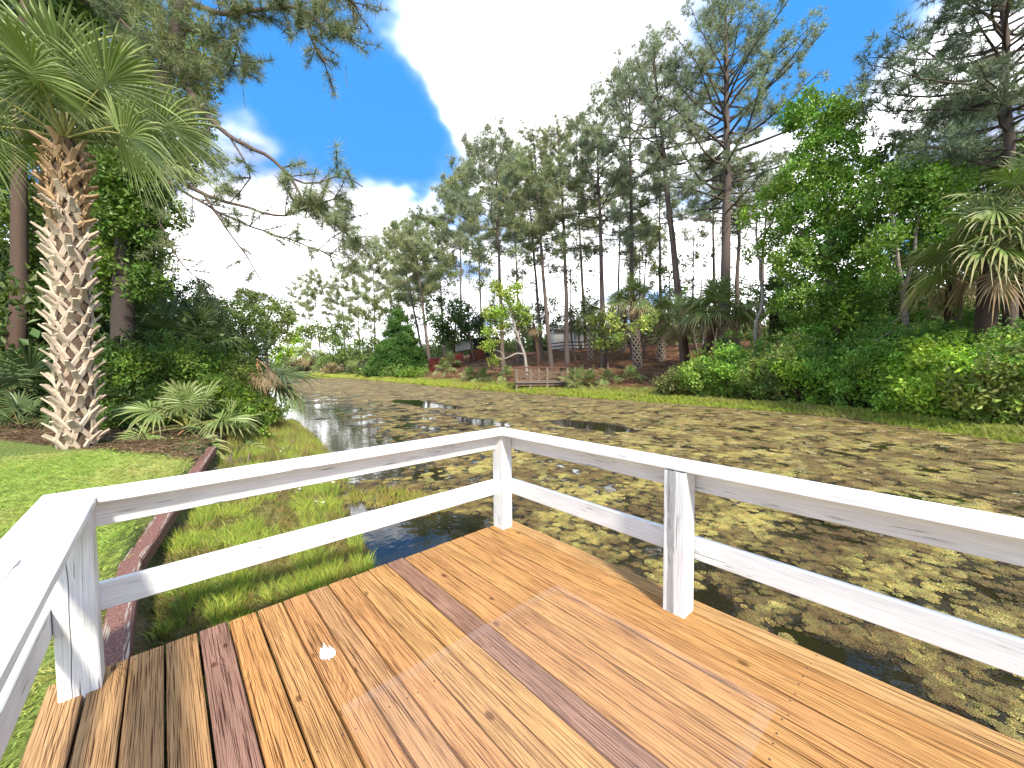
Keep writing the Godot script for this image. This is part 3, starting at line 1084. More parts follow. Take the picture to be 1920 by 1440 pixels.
func build_grass() -> void:
	var lawn := func() -> Array:
		var f := sqrt(rr(1.6 * 1.6, 9.2 * 9.2))
		var th := rr(-1.05, -0.45)
		var c := ab(Vector3(sin(th) * f, 0, -cos(th) * f))
		if c.x > curve(c.y, TIMBER) - 0.14 or c.y > 8.1 - 1.33 * c.x + rr(-0.35, 0.15): return []
		if c.y < 2.8 and c.x > -0.55: return []
		var s := rr(0.06, 0.1)
		var n := noise.get_noise_2d(c.x * 8.0, c.y * 8.0)
		var col := Color(0.32, 0.45, 0.105).lerp(Color(0.44, 0.46, 0.17), clampf(0.3 + n, 0, 1))
		return [dk(c.x, ground(c.x, c.y), c.y), s * 1.4, rr(0.028, 0.062), jitter(col, 0.22)]
	blades("lawn_grass", "short mown green lawn grass beside the edging timber", "grass", "lawn", 15000, 301, lawn)
	var marsh := func() -> Array:
		var b := 2.7 + 13.0 * pow(rr(0, 1), 1.5)
		var a := rr(-0.3, curve(b, SHORE_NEAR) + (0.25 if b > 6.5 else -0.02))
		if b < 2.95 and a > -0.5: return []
		if a < curve(b, TIMBER) + 0.1: return []
		var n := noise.get_noise_2d(a * 22.0, b * 22.0) + 0.5 * noise.get_noise_2d(a * 70.0, b * 70.0)
		var wet := curve(b, SHORE_NEAR) - a
		var tall := rr(0.08, 0.24) * (1.0 + 0.4 * smoothstep(0.5, 0.0, absf(wet - 0.2))) + 0.14 * smoothstep(7.0, 10.0, b)
		if n < 0.1 - 0.35 * smoothstep(6.0, 8.5, b): 
			if rr(0, 1) > 0.5: return []
			tall *= 0.5
		var col := Color(0.25, 0.37, 0.06).lerp(Color(0.39, 0.44, 0.10), rr(0, 1))
		if n < 0.12: col = Color(0.20, 0.21, 0.06) if rr(0, 1) < 0.6 else Color(0.30, 0.25, 0.11)
		return [dk(a, ground(a, b), b), rr(0.08, 0.17), tall, jitter(col, 0.25)]
	blades("marsh_grass", "bright green marsh grass in clumps between edging timber and water", "grass", "marsh", 10500, 302, marsh)
	var straw := func() -> Array:
		var a := rr(1.9, 3.4)
		var b := rr(4.7, 6.3)
		if absf(a - lerpf(2.2, 3.1, (6.3 - b) / 1.6)) > 0.3 + rr(0, 0.25): return []
		var col := Color(0.34, 0.27, 0.10).lerp(Color(0.28, 0.33, 0.05), smoothstep(0.35, 0.7, rr(0, 1)))
		return [dk(a, WATER - 0.02, b), rr(0.06, 0.13), rr(0.08, 0.2), jitter(col, 0.2)]
	blades("reed_stubble", "straw coloured reed stubble in shallow water by the corner post", "reeds", "marsh", 420, 303, straw)
	var bank := func() -> Array:
		var b := -6.0 + 140.0 * pow(rr(0, 1), 1.7)
		var dr := rr(-0.25, 3.4)
		var a := curve(b, SHORE_FAR) + dr
		if b < 8.0 and dr > 1.6: return []
		var f := -dk(a, 0, b).z
		var k := clampf(f / 22.0, 0.7, 3.0)
		var col := Color(0.30, 0.37, 0.055).lerp(Color(0.24, 0.29, 0.065), smoothstep(0.0, 2.4, dr)).lerp(Color(0.32, 0.29, 0.10), clampf(noise.get_noise_2d(a * 6.0, b * 6.0) * 1.6, 0, 0.7))
		return [dk(a, ground(a, b), b), rr(0.25, 0.4) * k, rr(0.14, 0.4) * (1.0 if dr < 0.8 else 0.6) * clampf(k, 0.7, 1.6), jitter(col, 0.18)]
	blades("bank_grass", "yellow green grass strip along the far water's edge", "grass", "marsh", 15000, 304, bank)
	var straw2 := func() -> Array:
		var b := rr(8.0, 60.0)
		var dr := rr(3.0, 17.0)
		var a := curve(b, SHORE_FAR) + dr
		var col := Color(0.24, 0.13, 0.075) if rr(0, 1) < 0.75 else (Color(0.36, 0.26, 0.17) if rr(0, 1) < 0.6 else Color(0.14, 0.18, 0.05))
		return [dk(a, ground(a, b) - 0.02, b), rr(0.4, 0.9), rr(0.06, 0.2), jitter(col, 0.35)]
	blades("pine_straw", "reddish pine straw and litter over the slope beneath the far pines", "pine straw", "marsh", 6000, 306, straw2)
	var flowers := Shape.new()
	rng.seed = 305
	for k in 90:
		var b := rr(4.6, 12.0)
		var a := curve(b, SHORE_NEAR) - rr(0.05, 0.8)
		if noise.get_noise_2d(a * 20.0, b * 20.0) < 0.0: continue
		var p := dk(a, ground(a, b) + rr(0.12, 0.26), b)
		var r := rr(0.012, 0.024)
		for j in 5:
			var t := TAU * j / 5.0
			var t2 := TAU * (j + 0.8) / 5.0
			flowers._end(p, p + Vector3(cos(t), 0.3, sin(t)) * r, p + Vector3(cos(t2), 0.3, sin(t2)) * r, Vector3.UP, Color(0.72, 0.75, 0.66), Vector2.ZERO)
		flowers.tube([p - Vector3.UP * 0.2, p], [0.003, 0.002], 3, Color(0.15, 0.22, 0.04), 1.0, false)
	var o := part("white_flowers", flowers, M.plain, self)
	tag(o, "small white flowers scattered through the marsh grass", "flowers", "", "stuff")

# ------------------------------------------------------------------ the near bank
func build_big_palm() -> void:
	rng.seed = 400
	var base := stand(134, 6.42)
	var heart := sight(122, 262, 6.42)
	var o := thing("sabal_palm", "big cabbage palm on the lawn with pale criss-cross leaf bases up its trunk", "palm tree", base)
	var high := heart.y - base.y
	var s := Shape.new()
	var path := []
	var rad := []
	for j in 13:
		var q := j / 12.0
		path.append(base.lerp(heart, q) + Vector3.DOWN * (0.1 if j == 0 else 0.0) + Vector3(0.03 * sin(q * 4.0), 0, 0))
		rad.append(lerpf(0.205, 0.18, q) * (1.04 if j == 0 else 1.0) * (0.7 if j == 12 else 1.0))
	s.tube(path, rad, 16, Color(0.24, 0.165, 0.12), 1.0)
	part("trunk", s, M.bark, o)
	var pale := []
	var rusty := []
	for k in 4:
		pale.append(boot_mesh(410 + k, Color(0.68, 0.55, 0.425), 0.12))
		rusty.append(boot_mesh(420 + k, Color(0.50, 0.335, 0.19), 0.10))
	rng.seed = 430
	var rows := int(high / 0.195)
	for row in rows:
		var y := (row + 0.75) * 0.195
		if y > high - 0.1: continue
		for k in 7:
			var a := TAU * (k + 0.5 * (row % 2)) / 7.0 + rr(-0.07, 0.07)
			var out := Vector3(cos(a), 0, sin(a))
			var r := lerpf(0.205, 0.18, y / high)
			var m := MeshInstance3D.new()
			m.name = numbered(o, "leaf_base")
			var old := y < high - 0.95 + rr(-0.4, 0.35)
			m.mesh = pale[rng.randi() % 4] if old else rusty[rng.randi() % 4]
			m.material_override = M.boot
			var b := Basis(out, Vector3.UP, out.cross(Vector3.UP)) * Basis(Vector3(0, 0, 1), rr(-0.12, 0.12)) * Basis(Vector3(1, 0, 0), rr(-0.15, 0.15))
			m.transform = Transform3D(b.scaled(Vector3.ONE * rr(0.85, 1.15) * (1.02 if y < 0.5 else 1.0)), base.lerp(heart, y / high) - base + out * (r - 0.01))
			o.add_child(m, true)
	var fibre := Shape.new()   # shaggy brown fibre under the crown
	for k in 170:
		var a := rr(0, TAU)
		var y := high - rr(0.02, 1.3)
		var p := base.lerp(heart, y / high) + Vector3(cos(a), 0, sin(a)) * 0.2
		var d := Vector3(cos(a) * rr(0.2, 0.7), rr(-0.6, 0.9), sin(a) * rr(0.2, 0.7)).normalized()
		fibre.leaf(p, d, d.cross(Vector3.UP).normalized(), rr(0.08, 0.26), rr(0.012, 0.04), jitter(Color(0.38, 0.23, 0.12), 0.35))
	part("fibre", fibre, M.boot, o).set_meta("kind", "stuff")
	# fans: bearing (0 to the right of the deck, 90 away from it, 270 towards it), rise, stalk, blade
	var list := [[318, 60, 1.0, 1.2, 0.1], [262, 58, 0.85, 1.15, -0.1], [110, 80, 0.95, 1.25, 0.0], [180, 34, 1.15, 1.2, 0.7], [8, 26, 1.35, 1.12, -0.95], [345, 8, 1.25, 1.1, -1.1], [165, 60, 1.0, 1.2, 0.3], [40, 58, 1.0, 1.2, -0.3], [80, 48, 1.0, 1.2, 0.2], [130, 50, 1.0, 1.2, -0.2], [0, 58, 1.05, 1.2, -0.5], [225, 58, 0.95, 1.2, 0.35], [290, 78, 0.85, 1.2, 0.0], [30, 76, 0.95, 1.2, 0.2], [205, 74, 0.95, 1.2, -0.2], [196, 14, 1.2, 1.1, 1.0], [65, 26, 1.15, 1.15, 0.5], [150, 24, 1.15, 1.15, -0.5], [236, 34, 1.0, 1.05, 0.9], [345, 44, 1.15, 1.15, -0.7], [300, 44, 0.95, 1.1, -0.5]]
	var n := 0
	for q in list:
		n += 1
		var young: float = q[1] / 80.0
		var green := Color(0.20, 0.26, 0.08).lerp(Color(0.255, 0.32, 0.11), young)
		var f := fan_frond(deg_to_rad(q[1]), q[2], q[3] * 0.94, 46, 5, lerpf(0.36, 0.14, young), 0.3, green, Color(0.30, 0.34, 0.16), 440 + n, 2.6, 0.017, q[4])
		var turn := Basis(Vector3.UP, deg_to_rad(q[0]))
		var m := part("frond", f[0], M.frond, o, heart - base)
		m.basis = turn
		var st := MeshInstance3D.new()
		st.name = "petiole"
		st.mesh = f[1].mesh()
		st.material_override = M.frond
		m.add_child(st, true)

func twig_needles(xf: Array, cols: PackedColorArray, wood: Shape, from: Vector3, ahead: Vector3, long: float, size: float, tint: Color) -> void:
	var d := (ahead * 0.8 + ball() * 0.75 + Vector3.DOWN * 0.05).normalized()
	var tip := from + d * long + Vector3.UP * long * 0.12
	wood.tube([from, from.lerp(tip, 0.5) + ball() * long * 0.06, tip], [0.014, 0.01, 0.006], 4, Color(0.12, 0.09, 0.07), 1.0, false)
	for h in 4:
		var q := 1.0 - 0.2 * h
		xf.append(Transform3D(turn_to(d + Vector3.UP * 0.35 + ball() * 0.2, rr(0, TAU)).scaled_local(Vector3.ONE * size * rr(0.75, 1.15)), from.lerp(tip, q)))
		cols.append(jitter(tint, 0.2))

func build_leaning_pine() -> void:
	rng.seed = 500
	var base := stand(222, 10.6)
	var o := thing("pine_tree", "vine wrapped pine behind the big palm, stretching long crooked limbs over the water", "pine tree", base)
	var trunk := Shape.new()
	var pts := [base + Vector3.DOWN * 0.2]
	for q in [[232, 500], [243, 400], [262, 300], [296, 190], [326, 90], [345, 0], [372, -140], [395, -330]]:
		pts.append(sight(q[0], q[1], 10.4))
	trunk.tube(pts, [0.27, 0.22, 0.21, 0.2, 0.19, 0.18, 0.17, 0.13, 0.07], 10, Color(0.15, 0.12, 0.11), 1.0)
	part("trunk", trunk, M.bark, o)
	var wood := Shape.new()
	var xf := []
	var cols := PackedColorArray()
	# limbs: points (bearing, height, distance), radius, share where the needles start, needles per step
	var limbs := [
		[[[318, 110, 10.4], [372, 195, 10.0], [430, 255, 9.6], [500, 292, 9.3], [545, 335, 9.1], [566, 374, 9.0], [600, 400, 8.9], [645, 430, 8.8], [672, 470, 8.7]], 0.085, 0.62, 5],
		[[[275, 270, 10.4], [320, 325, 10.0], [386, 364, 9.6], [440, 383, 9.4], [520, 404, 9.2], [556, 396, 9.1], [600, 380, 9.0], [650, 372, 8.9]], 0.075, 0.72, 5],
		[[[258, 310, 10.4], [330, 350, 10.0], [400, 392, 9.6], [480, 428, 9.4], [570, 458, 9.2], [640, 488, 9.0]], 0.045, 0.3, 3],
		[[[384, 366, 9.6], [420, 420, 9.5], [462, 480, 9.4], [490, 530, 9.3]], 0.03, 0.5, 2],
		[[[345, 0, 10.4], [420, 25, 9.8], [500, 18, 9.4], [560, 15, 9.1], [610, 50, 8.9], [668, 75, 8.7]], 0.08, 0.25, 5],
		[[[350, -30, 10.4], [450, -40, 9.9], [560, -60, 9.5], [640, -20, 9.2], [676, 20, 9.0]], 0.08, 0.2, 5],
		[[[322, 95, 10.4], [370, 100, 10.0], [430, 122, 9.7], [480, 118, 9.5]], 0.05, 0.25, 4],
		[[[336, 50, 10.4], [400, 70, 10.0], [450, 90, 9.8], [470, 150, 9.6]], 0.05, 0.3, 4],
		[[[300, 180, 10.4], [340, 210, 10.2], [380, 250, 10.0], [420, 330, 9.8]], 0.04, 0.2, 3],
		[[[545, 335, 9.1], [590, 345, 9.0], [640, 330, 8.9], [680, 350, 8.8]], 0.025, 0.25, 3],
		[[[250, 360, 10.4], [300, 420, 10.2], [345, 500, 10.0], [400, 545, 9.8]], 0.035, 0.25, 3],
		[[[310, 130, 10.4], [270, 80, 10.6], [220, 30, 10.8], [180, -20, 11.0]], 0.06, 0.2, 4],
		[[[340, 20, 10.4], [300, -40, 10.8], [240, -90, 11.2]], 0.07, 0.2, 5],
		[[[360, -80, 10.4], [420, -140, 10.0], [520, -160, 9.5], [620, -120, 9.2]], 0.08, 0.2, 5],
		[[[430, 255, 9.6], [470, 330, 9.5], [430, 380, 9.5]], 0.025, 0.3, 3],
		[[[560, 15, 9.1], [590, 90, 9.0], [620, 130, 8.9]], 0.03, 0.25, 4]]
	for l in limbs:
		var p := []
		var c := Curve3D.new()
		for q in l[0]:
			c.add_point(sight(q[0], q[1], q[2]))
		for k in c.point_count:
			var t: Vector3 = c.get_point_position(mini(k + 1, c.point_count - 1)) - c.get_point_position(maxi(k - 1, 0))
			c.set_point_in(k, -t * 0.16)
			c.set_point_out(k, t * 0.16)
		var n := int(maxf(6, c.get_baked_length() / 0.3))
		var rad := []
		for k in n:
			p.append(c.sample_baked(c.get_baked_length() * k / float(n - 1)) + ball() * 0.02)
			rad.append(lerpf(l[1], 0.012, pow(k / float(n - 1), 0.8)))
		wood.tube(p, rad, 7, Color(0.24, 0.18, 0.15), 1.0)
		var tint := jitter(Color(0.20, 0.235, 0.125), 0.2)
		for k in n - 1:
			if k / float(n - 1) < l[2]:
				if rr(0, 1) < 0.12:
					twig_needles(xf, cols, wood, p[k], (p[k + 1] - p[k]).normalized(), rr(0.3, 0.6), 0.24, tint)
				continue
			for m in maxi(1, l[3] - 1):
				twig_needles(xf, cols, wood, p[k], (p[k + 1] - p[k]).normalized(), rr(0.25, 0.75), 0.24, tint)
	part("limbs", wood, M.bark, o)
	# the thick hanging foliage at the ends of the long limbs
	for q in [[600, 400, 9.0, 0.35], [640, 430, 8.9, 0.42], [665, 465, 8.8, 0.4], [585, 380, 9.0, 0.25], [640, 400, 9.0, 0.35], [655, 500, 8.9, 0.25], [450, 30, 9.7, 0.5], [400, 70, 10.0, 0.5], [520, 0, 9.4, 0.4], [600, 10, 9.0, 0.35], [360, 150, 10.2, 0.4], [560, 40, 9.2, 0.25], [640, 60, 8.8, 0.22], [300, 60, 9.9, 0.6], [340, 10, 9.8, 0.6], [270, 0, 9.9, 0.6], [330, 120, 9.8, 0.5], [310, 200, 9.8, 0.5], [360, 260, 9.8, 0.45], [340, 330, 9.7, 0.4], [400, 130, 9.7, 0.4], [390, 300, 9.7, 0.35], [380, 200, 9.8, 0.35], [250, 100, 10.0, 0.6], [420, 350, 9.6, 0.3]]:
		var c := sight(q[0], q[1], q[2])
		var tint := jitter(Color(0.225, 0.26, 0.125), 0.15)
		for k in int(80 * q[3]):
			xf.append(Transform3D(turn_to(ball() * 0.7 + Vector3(0.5, -0.2, 0.2), rr(0, TAU)).scaled_local(Vector3.ONE * 0.25 * rr(0.8, 1.2)), c + ball() * q[3] * rr(0.2, 1.0)))
			cols.append(jitter(tint, 0.25))
	copies("crown", W.long_tuft, M.needle, xf, cols, o)
	var vine_xf := []
	var vine_cols := PackedColorArray()
	var balls := []
	for q in [[225, 560, 0.5], [215, 500, 0.6], [250, 470, 0.55], [240, 410, 0.65], [205, 430, 0.45], [262, 350, 0.6], [235, 330, 0.5], [285, 290, 0.45], [270, 420, 0.4], [275, 530, 0.45], [300, 230, 0.3], [195, 360, 0.4]]:
		balls.append([sight(q[0], q[1], 10.3 + rr(-0.2, 0.5)), q[2], 1.2])
	lobes(vine_xf, vine_cols, balls, 330, 0.22, Color(0.05, 0.095, 0.016), 0.35, 0.12)
	copies("vines", W.clump, M.leaf, vine_xf, vine_cols, o)
	var hang := Shape.new()   # thin strands hanging from the top limb
	for q in [[622, 110, 8.9, 215], [648, 120, 8.8, 165], [455, 165, 9.6, 200], [606, 135, 8.9, 175]]:
		var p0 := sight(q[0], q[1], q[2])
		var p1 := sight(q[0] + 3, q[3], q[2])
		for k in 16:
			var p := p0.lerp(p1, k / 16.0) + ball() * 0.015
			hang.leaf(p, (Vector3.DOWN + ball() * 0.5).normalized(), Vector3.RIGHT, rr(0.03, 0.07), 0.015, Color(0.10, 0.12, 0.07))
		hang.tube([p0, p1], [0.003, 0.002], 3, Color(0.10, 0.09, 0.07), 1.0, false)
	part("hanging_moss", hang, M.needle, o).set_meta("kind", "stuff")

func build_near_bank() -> void:
	build_big_palm()
	build_leaning_pine()
	pine("reddish bare pine trunk at the picture's edge behind the big palm", stand(22, 11.0), sight(50, -420, 11.0), sight(40, -60, 11.0).y, 4.2, 0.21, 510, Color(0.075, 0.105, 0.035), 0.42, 26, 0.15, "pines behind the lawn", Color(0.23, 0.155, 0.125))
	pine("thin pine in the dark woods between the two palm-side trunks", stand(112, 15.0), sight(120, -260, 15.0), sight(120, 60, 15.0).y, 4.0, 0.16, 511, Color(0.07, 0.10, 0.035), 0.42, 26, 0.2, "pines behind the lawn")
	# leafy trees that darken the woods behind the palm
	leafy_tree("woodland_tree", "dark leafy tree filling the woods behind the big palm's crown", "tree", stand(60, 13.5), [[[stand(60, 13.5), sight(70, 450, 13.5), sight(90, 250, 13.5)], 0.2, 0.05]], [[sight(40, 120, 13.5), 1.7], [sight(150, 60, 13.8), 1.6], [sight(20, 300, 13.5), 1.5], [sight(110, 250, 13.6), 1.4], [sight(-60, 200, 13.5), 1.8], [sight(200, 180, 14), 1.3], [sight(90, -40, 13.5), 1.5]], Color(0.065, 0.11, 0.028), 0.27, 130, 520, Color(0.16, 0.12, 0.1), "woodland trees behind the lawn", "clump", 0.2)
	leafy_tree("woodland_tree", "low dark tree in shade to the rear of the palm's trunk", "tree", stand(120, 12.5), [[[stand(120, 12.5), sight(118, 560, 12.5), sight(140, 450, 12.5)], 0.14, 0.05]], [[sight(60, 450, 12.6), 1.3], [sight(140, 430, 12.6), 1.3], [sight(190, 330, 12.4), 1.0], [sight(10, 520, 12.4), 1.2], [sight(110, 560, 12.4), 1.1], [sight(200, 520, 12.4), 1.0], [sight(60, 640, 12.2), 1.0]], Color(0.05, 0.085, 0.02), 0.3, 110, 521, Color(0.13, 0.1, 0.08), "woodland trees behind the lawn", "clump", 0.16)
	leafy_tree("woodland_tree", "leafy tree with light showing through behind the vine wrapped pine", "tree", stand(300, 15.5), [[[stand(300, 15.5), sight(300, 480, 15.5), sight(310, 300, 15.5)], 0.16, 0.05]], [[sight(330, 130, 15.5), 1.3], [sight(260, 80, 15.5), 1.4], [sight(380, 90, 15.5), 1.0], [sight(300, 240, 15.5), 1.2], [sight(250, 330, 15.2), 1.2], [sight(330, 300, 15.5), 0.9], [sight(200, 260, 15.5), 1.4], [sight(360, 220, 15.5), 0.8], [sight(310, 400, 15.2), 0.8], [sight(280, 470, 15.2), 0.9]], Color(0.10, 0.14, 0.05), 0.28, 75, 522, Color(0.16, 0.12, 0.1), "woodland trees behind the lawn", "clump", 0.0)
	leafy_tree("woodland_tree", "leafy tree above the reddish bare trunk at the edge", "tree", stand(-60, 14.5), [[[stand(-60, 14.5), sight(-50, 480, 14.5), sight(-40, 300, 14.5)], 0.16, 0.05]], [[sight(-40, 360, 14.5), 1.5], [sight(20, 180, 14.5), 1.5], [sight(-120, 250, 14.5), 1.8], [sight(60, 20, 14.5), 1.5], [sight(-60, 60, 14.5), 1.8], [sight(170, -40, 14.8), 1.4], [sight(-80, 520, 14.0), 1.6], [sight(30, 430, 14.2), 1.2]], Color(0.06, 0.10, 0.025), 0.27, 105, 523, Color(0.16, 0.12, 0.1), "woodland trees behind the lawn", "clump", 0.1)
	# thicket between the palm and the water
	var g := "thicket shrubs between the big palm and the canal"
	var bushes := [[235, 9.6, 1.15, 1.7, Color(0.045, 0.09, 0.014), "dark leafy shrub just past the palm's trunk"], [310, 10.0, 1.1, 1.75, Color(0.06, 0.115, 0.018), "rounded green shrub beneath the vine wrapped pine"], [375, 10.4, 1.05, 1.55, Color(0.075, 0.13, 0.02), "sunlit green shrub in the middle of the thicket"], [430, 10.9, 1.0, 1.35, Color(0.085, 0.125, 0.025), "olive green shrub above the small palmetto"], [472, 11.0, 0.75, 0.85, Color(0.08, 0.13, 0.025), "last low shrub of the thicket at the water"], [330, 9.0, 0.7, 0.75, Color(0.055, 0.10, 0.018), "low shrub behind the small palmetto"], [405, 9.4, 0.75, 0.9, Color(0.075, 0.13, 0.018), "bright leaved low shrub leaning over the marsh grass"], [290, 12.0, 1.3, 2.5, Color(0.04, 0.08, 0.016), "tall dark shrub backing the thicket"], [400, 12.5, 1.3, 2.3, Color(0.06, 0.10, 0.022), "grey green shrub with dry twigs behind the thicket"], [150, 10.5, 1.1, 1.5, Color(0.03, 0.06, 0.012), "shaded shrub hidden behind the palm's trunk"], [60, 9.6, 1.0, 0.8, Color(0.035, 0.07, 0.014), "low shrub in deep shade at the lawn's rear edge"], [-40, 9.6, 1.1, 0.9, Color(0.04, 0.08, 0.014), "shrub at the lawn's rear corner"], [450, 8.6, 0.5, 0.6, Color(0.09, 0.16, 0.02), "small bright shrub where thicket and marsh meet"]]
	var n := 530
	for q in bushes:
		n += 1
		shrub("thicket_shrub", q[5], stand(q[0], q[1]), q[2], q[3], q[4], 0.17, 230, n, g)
	# palmettos on this bank
	var pg := "palmettos on the near bank"
	palmetto("low pale palmetto in front of the thicket by the lawn", stand(345, 7.6), 0.75, [4, 4, 3, 2], 560, pg)
	for q in [[215, 8.0, 0.42, 0.34, "weedy green tuft at the palm's foot on the lawn edge"], [262, 8.2, 0.5, 0.42, "low weeds between palm and pale palmetto"], [300, 8.6, 0.5, 0.45, "low leafy weeds behind the pale palmetto"], [385, 8.3, 0.4, 0.35, "leafy weeds between the two small palmettos"], [150, 8.6, 0.5, 0.45, "weeds in the shade behind the palm's foot"]]:
		n += 1
		shrub("weeds", q[4], stand(q[0], q[1]), q[2], q[3], Color(0.085, 0.15, 0.03), 0.14, 260, n, "weeds along the lawn's rear edge", "fine_clump")
	palmetto("small yellow green palmetto next to the rotten stump", stand(418, 7.9), 0.62, [2, 4, 2, 1], 561, pg)
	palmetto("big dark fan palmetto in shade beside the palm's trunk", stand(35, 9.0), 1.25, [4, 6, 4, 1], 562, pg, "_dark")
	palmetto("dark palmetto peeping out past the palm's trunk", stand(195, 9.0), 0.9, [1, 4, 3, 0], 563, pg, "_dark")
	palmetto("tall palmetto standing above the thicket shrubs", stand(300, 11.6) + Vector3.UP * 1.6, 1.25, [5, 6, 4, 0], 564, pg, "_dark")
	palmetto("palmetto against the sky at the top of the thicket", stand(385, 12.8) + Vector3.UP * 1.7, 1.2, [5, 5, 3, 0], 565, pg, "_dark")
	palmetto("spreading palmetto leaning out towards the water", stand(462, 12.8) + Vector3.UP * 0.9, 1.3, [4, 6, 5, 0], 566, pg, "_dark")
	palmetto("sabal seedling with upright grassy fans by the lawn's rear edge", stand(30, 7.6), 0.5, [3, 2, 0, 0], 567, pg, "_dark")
	# the dead frond that hangs over the water
	var df := thing("dead_palm_frond", "tan dead palm frond hanging over the canal from the thicket", "palm frond", sight(478, 690, 11.4))
	for k in 3:
		var m := MeshInstance3D.new()
		m.name = numbered(df, "blade")
		m.mesh = W.fans[3][k % 2]
		m.material_override = M.frond
		m.transform = Transform3D(Basis(Vector3.UP, -0.9 + 0.5 * k).scaled(Vector3.ONE * 0.7), Vector3(0.25, 0.15 + 0.05 * k, 0.3))
		df.add_child(m, true)
	# rotten stump
	rng.seed = 570
	var at := stand(441, 7.2)
	var st := thing("rotten_stump", "grey splintered rotten stump at the end of the red timber", "stump", at)
	var sp := Shape.new()
	for k in 13:
		var a := TAU * k / 13.0
		var p := at + Vector3(cos(a) * 0.15, -0.1, sin(a) * 0.11)
		var h := rr(0.16, 0.42)
		sp.strap([p, p + Vector3(cos(a) * 0.03, h * 0.6, sin(a) * 0.02), p + Vector3(cos(a) * 0.05 + rr(-0.02, 0.02), h, sin(a) * 0.04)], [0.08, 0.06, 0.012], [0.035, 0.03, 0.01], Vector3(-sin(a), 0, cos(a)), jitter(Color(0.26, 0.21, 0.165), 0.25))
	part("wood", sp, M.boot, st)
	# fallen fronds, pine straw and leaf litter at the lawn's edge
	rng.seed = 580
	var lit := Shape.new()
	for k in 6500:
		var a := rr(-4.4, 1.6)
		var b := 7.9 - 1.33 * a + rr(0.0, 3.0)
		var p := dk(a, ground(a, b) + rr(0.004, 0.03), b)
		var d := Vector3(rr(-1, 1), rr(-0.06, 0.12), rr(-1, 1)).normalized()
		lit.leaf(p, d, Vector3.UP.cross(d).normalized(), rr(0.05, 0.22), rr(0.006, 0.03), jitter(Color(0.26, 0.155, 0.085) if k % 3 else Color(0.42, 0.31, 0.19), 0.4))
	var lo := part("leaf_litter", lit, M.boot, self)
	tag(lo, "brown pine straw and dry fronds littered along the lawn's rear edge", "leaf litter", "", "stuff")

# ------------------------------------------------------------------ the far bank
func lobe_list(f: float, list: Array, squash := 0.8) -> Array:
	var out := []
	for q in list:
		var d: float = f + (q[3] if q.size() > 3 else 0.0)
		out.append([sight(q[0], q[1], d), q[2] * d / 730.0, squash])
	return out

